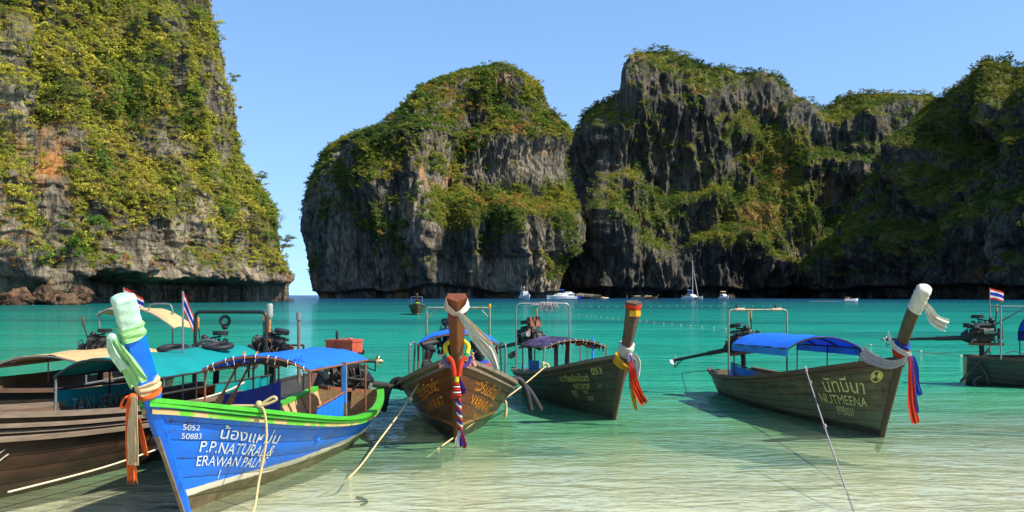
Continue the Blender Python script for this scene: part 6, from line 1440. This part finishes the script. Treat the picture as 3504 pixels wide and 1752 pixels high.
# people sitting in the varnished boat
def figure(name, loc, rz, label, mats, hat):
    """one continuous seated figure grown with the skin modifier"""
    J={'pel':(0,0,.10),'waist':(0,0,.28),'chest':(-.03,0,.47),'neck':(-.02,0,.60),'headb':(.0,0,.66),'head':(.03,0,.76),'top':(.02,0,.85),
       'shl':(-.03,.17,.53),'ell':(.06,.25,.30),'wrl':(.26,.16,.26),'hal':(.35,.12,.25),'shr':(-.03,-.17,.53),'elr':(.06,-.25,.30),'wrr':(.26,-.16,.26),'har':(.35,-.12,.25),
       'hil':(.02,.10,.08),'knl':(.42,.14,.13),'anl':(.40,.14,-.26),'tol':(.56,.15,-.30),'hir':(.02,-.10,.08),'knr':(.42,-.14,.13),'anr':(.40,-.14,-.26),'tor':(.56,-.15,-.30)}
    rad={'pel':.15,'waist':.14,'chest':.16,'neck':.06,'headb':.075,'head':.095,'top':.06,'shl':.075,'ell':.05,'wrl':.035,'hal':.04,'shr':.075,'elr':.05,'wrr':.035,'har':.04,'hil':.10,'knl':.075,'anl':.045,'tol':.04,'hir':.10,'knr':.075,'anr':.045,'tor':.04}
    E=[('pel','waist'),('waist','chest'),('chest','neck'),('neck','headb'),('headb','head'),('head','top'),('chest','shl'),('shl','ell'),('ell','wrl'),('wrl','hal'),('chest','shr'),('shr','elr'),('elr','wrr'),('wrr','har'),('pel','hil'),('hil','knl'),('knl','anl'),('anl','tol'),('pel','hir'),('hir','knr'),('knr','anr'),('anr','tor')]
    ks=list(J); me=bpy.data.meshes.new('sk'); me.from_pydata([J[k] for k in ks],[(ks.index(a),ks.index(b)) for a,b in E],[])
    ob=bpy.data.objects.new('sk',me); COL.objects.link(ob); ob.modifiers.new('s','SKIN'); ob.modifiers.new('u','SUBSURF').levels=2
    for i,k in enumerate(ks): me.skin_vertices[0].data[i].radius=(rad[k],rad[k]*(.85 if k in('waist','chest','pel') else 1)); me.skin_vertices[0].data[i].use_root=(k=='pel')
    dg=bpy.context.evaluated_depsgraph_get(); m2=bpy.data.meshes.new_from_object(ob.evaluated_get(dg)); bpy.data.objects.remove(ob)
    for mm in mats[:3]: m2.materials.append(mm)
    for p in m2.polygons:
        c=p.center; p.use_smooth=True
        p.material_index=0 if (c.z>.60 or (c.x>.24 and .18<c.z<.34 and abs(c.y)<.22)) else (1 if c.z>.16 and c.x<.30 else 2)
    root=empty(name,loc,rz); m2.name='body'; link('body',m2,root)
    face=MB(); face.ball((.125,0,.755),.018,0,8,6,(1.2,.8,1.2)); face.ball((.02,.098,.755),.022,0,8,6,(.8,.4,1.2)); face.ball((.02,-.098,.755),.022,0,8,6,(.8,.4,1.2)); face.build('face_features',M['skin'],root)
    eyes=MB(); [eyes.ball((.115,y,.775),.011,0,7,5) for y in(-.035,.035)]; eyes.box((.118,0,.71),(.012,.045,.008)); eyes.build('eyes_and_mouth',M['iron'],root)
    if hat=='cap':
        c=MB(); c.lathe([(.100,.0),(.100,.035),(.078,.075),(.02,.095)],(.02,0,.79),None,14); c.grid(np.array([[(.10,y,.80),(.17,y*.95,.795),(.22,y*.6,.785)] for y in(-.085,-.045,0,.045,.085)]),0,True,.012); c.build('cap',M['shirt_black'],root)
    else:
        c=MB(); c.lathe([(.07,-.16),(.115,-.08),(.118,.02),(.10,.09),(.04,.13)],(.0,0,.77),None,14); c.build('headscarf',M['headscarf'],root)
        v=MB(); v.grid(np.array([[(.02+.10*k,.235-.06*k,.56-.30*f) for k in(0,.5,1)] for f in(0,.5,1)]),0,True,.03); v.build('jacket_panel',M['jacket_red'],root)
    tag(root,label,'person'); return root
figure('person',W_(var,(-1.80,-.52,.56)),R(-10),'person in a black cap and black shirt sitting in the varnished boat',[M['skin'],M['shirt_black'],M['trousers']],'cap')
figure('person',W_(var,(-1.70,.38,.56)),R(-115),'person in a dark headscarf and blue jacket with red, sitting in the varnished boat',[M['skin'],M['jacket_blue'],M['trousers']],'scarf')

# boulders at the foot of the headland and in the channel
M['rock_brown']=make_rock_material('brown_sea_rock',((.03,.02,.014),(.10,.062,.036),(.22,.13,.07)),(.30,.13,.05),.8,.2)
def boulder(p, s_, label, seed, mat='rock_brown'):
    r=np.random.default_rng(seed); n=40; th=np.linspace(0,2*np.pi,n,endpoint=False); ph=np.linspace(.02,math.pi-.02,24)
    TH,PH=np.meshgrid(np.r_[th,th[:1]],ph); x,y,z=np.sin(PH)*np.cos(TH),np.sin(PH)*np.sin(TH),np.cos(PH)
    d=1+.35*fbm(x*1.6+seed,y*1.6,z*1.6,4)+.12*ridged(x*4+seed,y*4,z*4,2)
    co=np.stack([x*d*s_[0],y*d*s_[1],z*d*s_[2]],-1)
    o=link('boulder',np_mesh('boulder',co.reshape(-1,3),grid_faces(24,n+1),[M[mat]],attrs={'veg':np.zeros(co[...,0].size),'dry':np.zeros(co[...,0].size),'pale':np.full(co[...,0].size,.0)})); o.location=p; tag(o,label,'boulder','boulders at the cliff foot'); return o
boulder(at(40,757,225),(3.6,3.6,2.4),'brown boulder at the far left foot of the headland',3); boulder(at(120,752,232),(3.2,3,2.6),'rounded brown boulder below the green gully of the headland',5); boulder(at(200,748,246),(2.6,2.6,2.8),'brown boulder left of the dark sea cave',8); boulder(at(160,765,228),(3.5,3,2.0),'low boulder at the waterline before the green gully',9)
boulder(on_water(721,757)+Vector((0,0,0)),(2.6,1.6,1.0),'small dark rock awash in the channel off the headland',12,'rock_far')
boulder(at(1466,746,640),(11,4,1.6),'pale flat rock at the foot of the middle massif',15,'rock_mid')
sb=boulder(at(1480,750,650),(11,4,.9),'pale strip of sand below the gap in the cliffs',21,'sand'); sb.name='sand_spit'

# single trees that stand out from the scrub on the headland
def make_tree_leaf(name, c):
    t=NT(name); p=t.coord(); n=t.noise(p,3.0,3,.6); c=np.array(c)
    col=t.ramp(n,[(.3,tuple(c*.6)),(.5,tuple(c)),(.7,tuple(np.minimum(c*1.5,1)))])
    tr=t.n.new('ShaderNodeBsdfTranslucent'); t.put(tr.inputs['Color'],col)
    return t.done(t.mixsh(.25,t.bsdf(col,.7,0,spec=.15),tr.outputs[0]))
M['leaf_fresh']=make_tree_leaf('fresh_green_leaves',(.085,.175,.022)); M['leaf_olive']=make_tree_leaf('olive_leaves',(.15,.165,.025)); M['bark']=W('pale_bark',(.30,.25,.19),stretch=(3,3,1))
def cliff_tree(key, h, crown, label, leaf, seed, lean=.5, bare=False):
    base,nrm=HEAD_AT[key]; r=random.Random(seed); rn=np.random.default_rng(seed)
    out=Vector((nrm.x,nrm.y,0)); out.normalize(); root=empty('cliff_tree',base-out*.3)
    top=out*lean*h+Vector((0,0,h*.8)); trunk=spline([Vector((0,0,-.4)),out*lean*h*.45+Vector((0,0,h*.25)),top],6)
    mb=MB(); mb.tube(trunk,[.045*h*(1-.7*i/len(trunk)) for i in range(len(trunk))],7); tips=[]
    for k in range(9 if not bare else 15):
        p=trunk[r.randrange(len(trunk)//2,len(trunk))]; d=Vector((r.gauss(0,1),r.gauss(0,1),r.uniform(.1,1.2)))+out*.5; d.normalize(); e=p+d*crown*r.uniform(.5,.95)
        m_=(p+e)/2+Vector((0,0,.12*crown)); q=arc(p,m_,e,5); mb.tube(q,[.014*h*(1-.8*i/5) for i in range(6)],5); tips.append(e)
        if bare:
            for _ in range(3):
                b=q[3]; d2=(d+Vector((r.gauss(0,.7),r.gauss(0,.7),r.gauss(.2,.6)))).normalized(); mb.tube([b,b+d2*crown*.35,b+d2*crown*.6+Vector((0,0,.1))],[.006*h,.004*h,.002*h],4)
    mb.build('trunk',M['bark'],root)
    if not bare:
        n=1500; T_=np.array([tuple(t_) for t_ in tips]+[tuple(top)]); pk=rn.integers(0,len(T_),n); d=rn.normal(size=(n,3)); d/=np.linalg.norm(d,axis=1)[:,None]; d[:,2]=np.abs(d[:,2])*.8-.2
        c=T_[pk]+d*crown*rn.uniform(.18,.46,(n,1)); nn=d+rn.normal(size=(n,3))*.5; nn/=np.linalg.norm(nn,axis=1)[:,None]
        a=np.cross(nn,rn.normal(size=(n,3))); a/=np.linalg.norm(a,axis=1)[:,None]; b=np.cross(nn,a); s1=rn.uniform(.03,.065,(n,1))*crown; s2=s1*rn.uniform(.5,.9,(n,1))
        q=np.stack([c-a*s1,c-b*s2,c+a*s1,c+b*s2],1).reshape(-1,3); link('crown',np_mesh('crown',q,np.arange(n*4).reshape(n,4),[M[leaf]],smooth=False),root)
    tag(root,label,'tree','trees on the headland'); return root
cliff_tree('gully',6.5,3.6,'round fresh green tree in the gully left of the sea cave','leaf_fresh',3,.35)
cliff_tree('gully2',5.0,3.0,'lighter green tree low in the gully above the brown boulders','leaf_fresh',5,.4)
cliff_tree('tip',6.0,3.4,'tree leaning out over the seaward tip of the headland','leaf_olive',7,.7)
cliff_tree('edge',4.5,2.6,'small tree standing out on the slanting right edge of the headland','leaf_olive',9,.6)
cliff_tree('brow',4.5,2.8,'bushy olive tree above the pale rock face near the cave','leaf_fresh',11,.5)
cliff_tree('crest',4.5,2.6,'small tree sticking out high on the right edge of the headland','leaf_olive',13,.6)
cliff_tree('bare',5.5,3.2,'bare pale branching tree in the middle of the shrubs','leaf_olive',15,.5,True)
cliff_tree('bare2',4.5,2.6,'bare twiggy tree on the right edge of the headland','leaf_olive',17,.7,True)
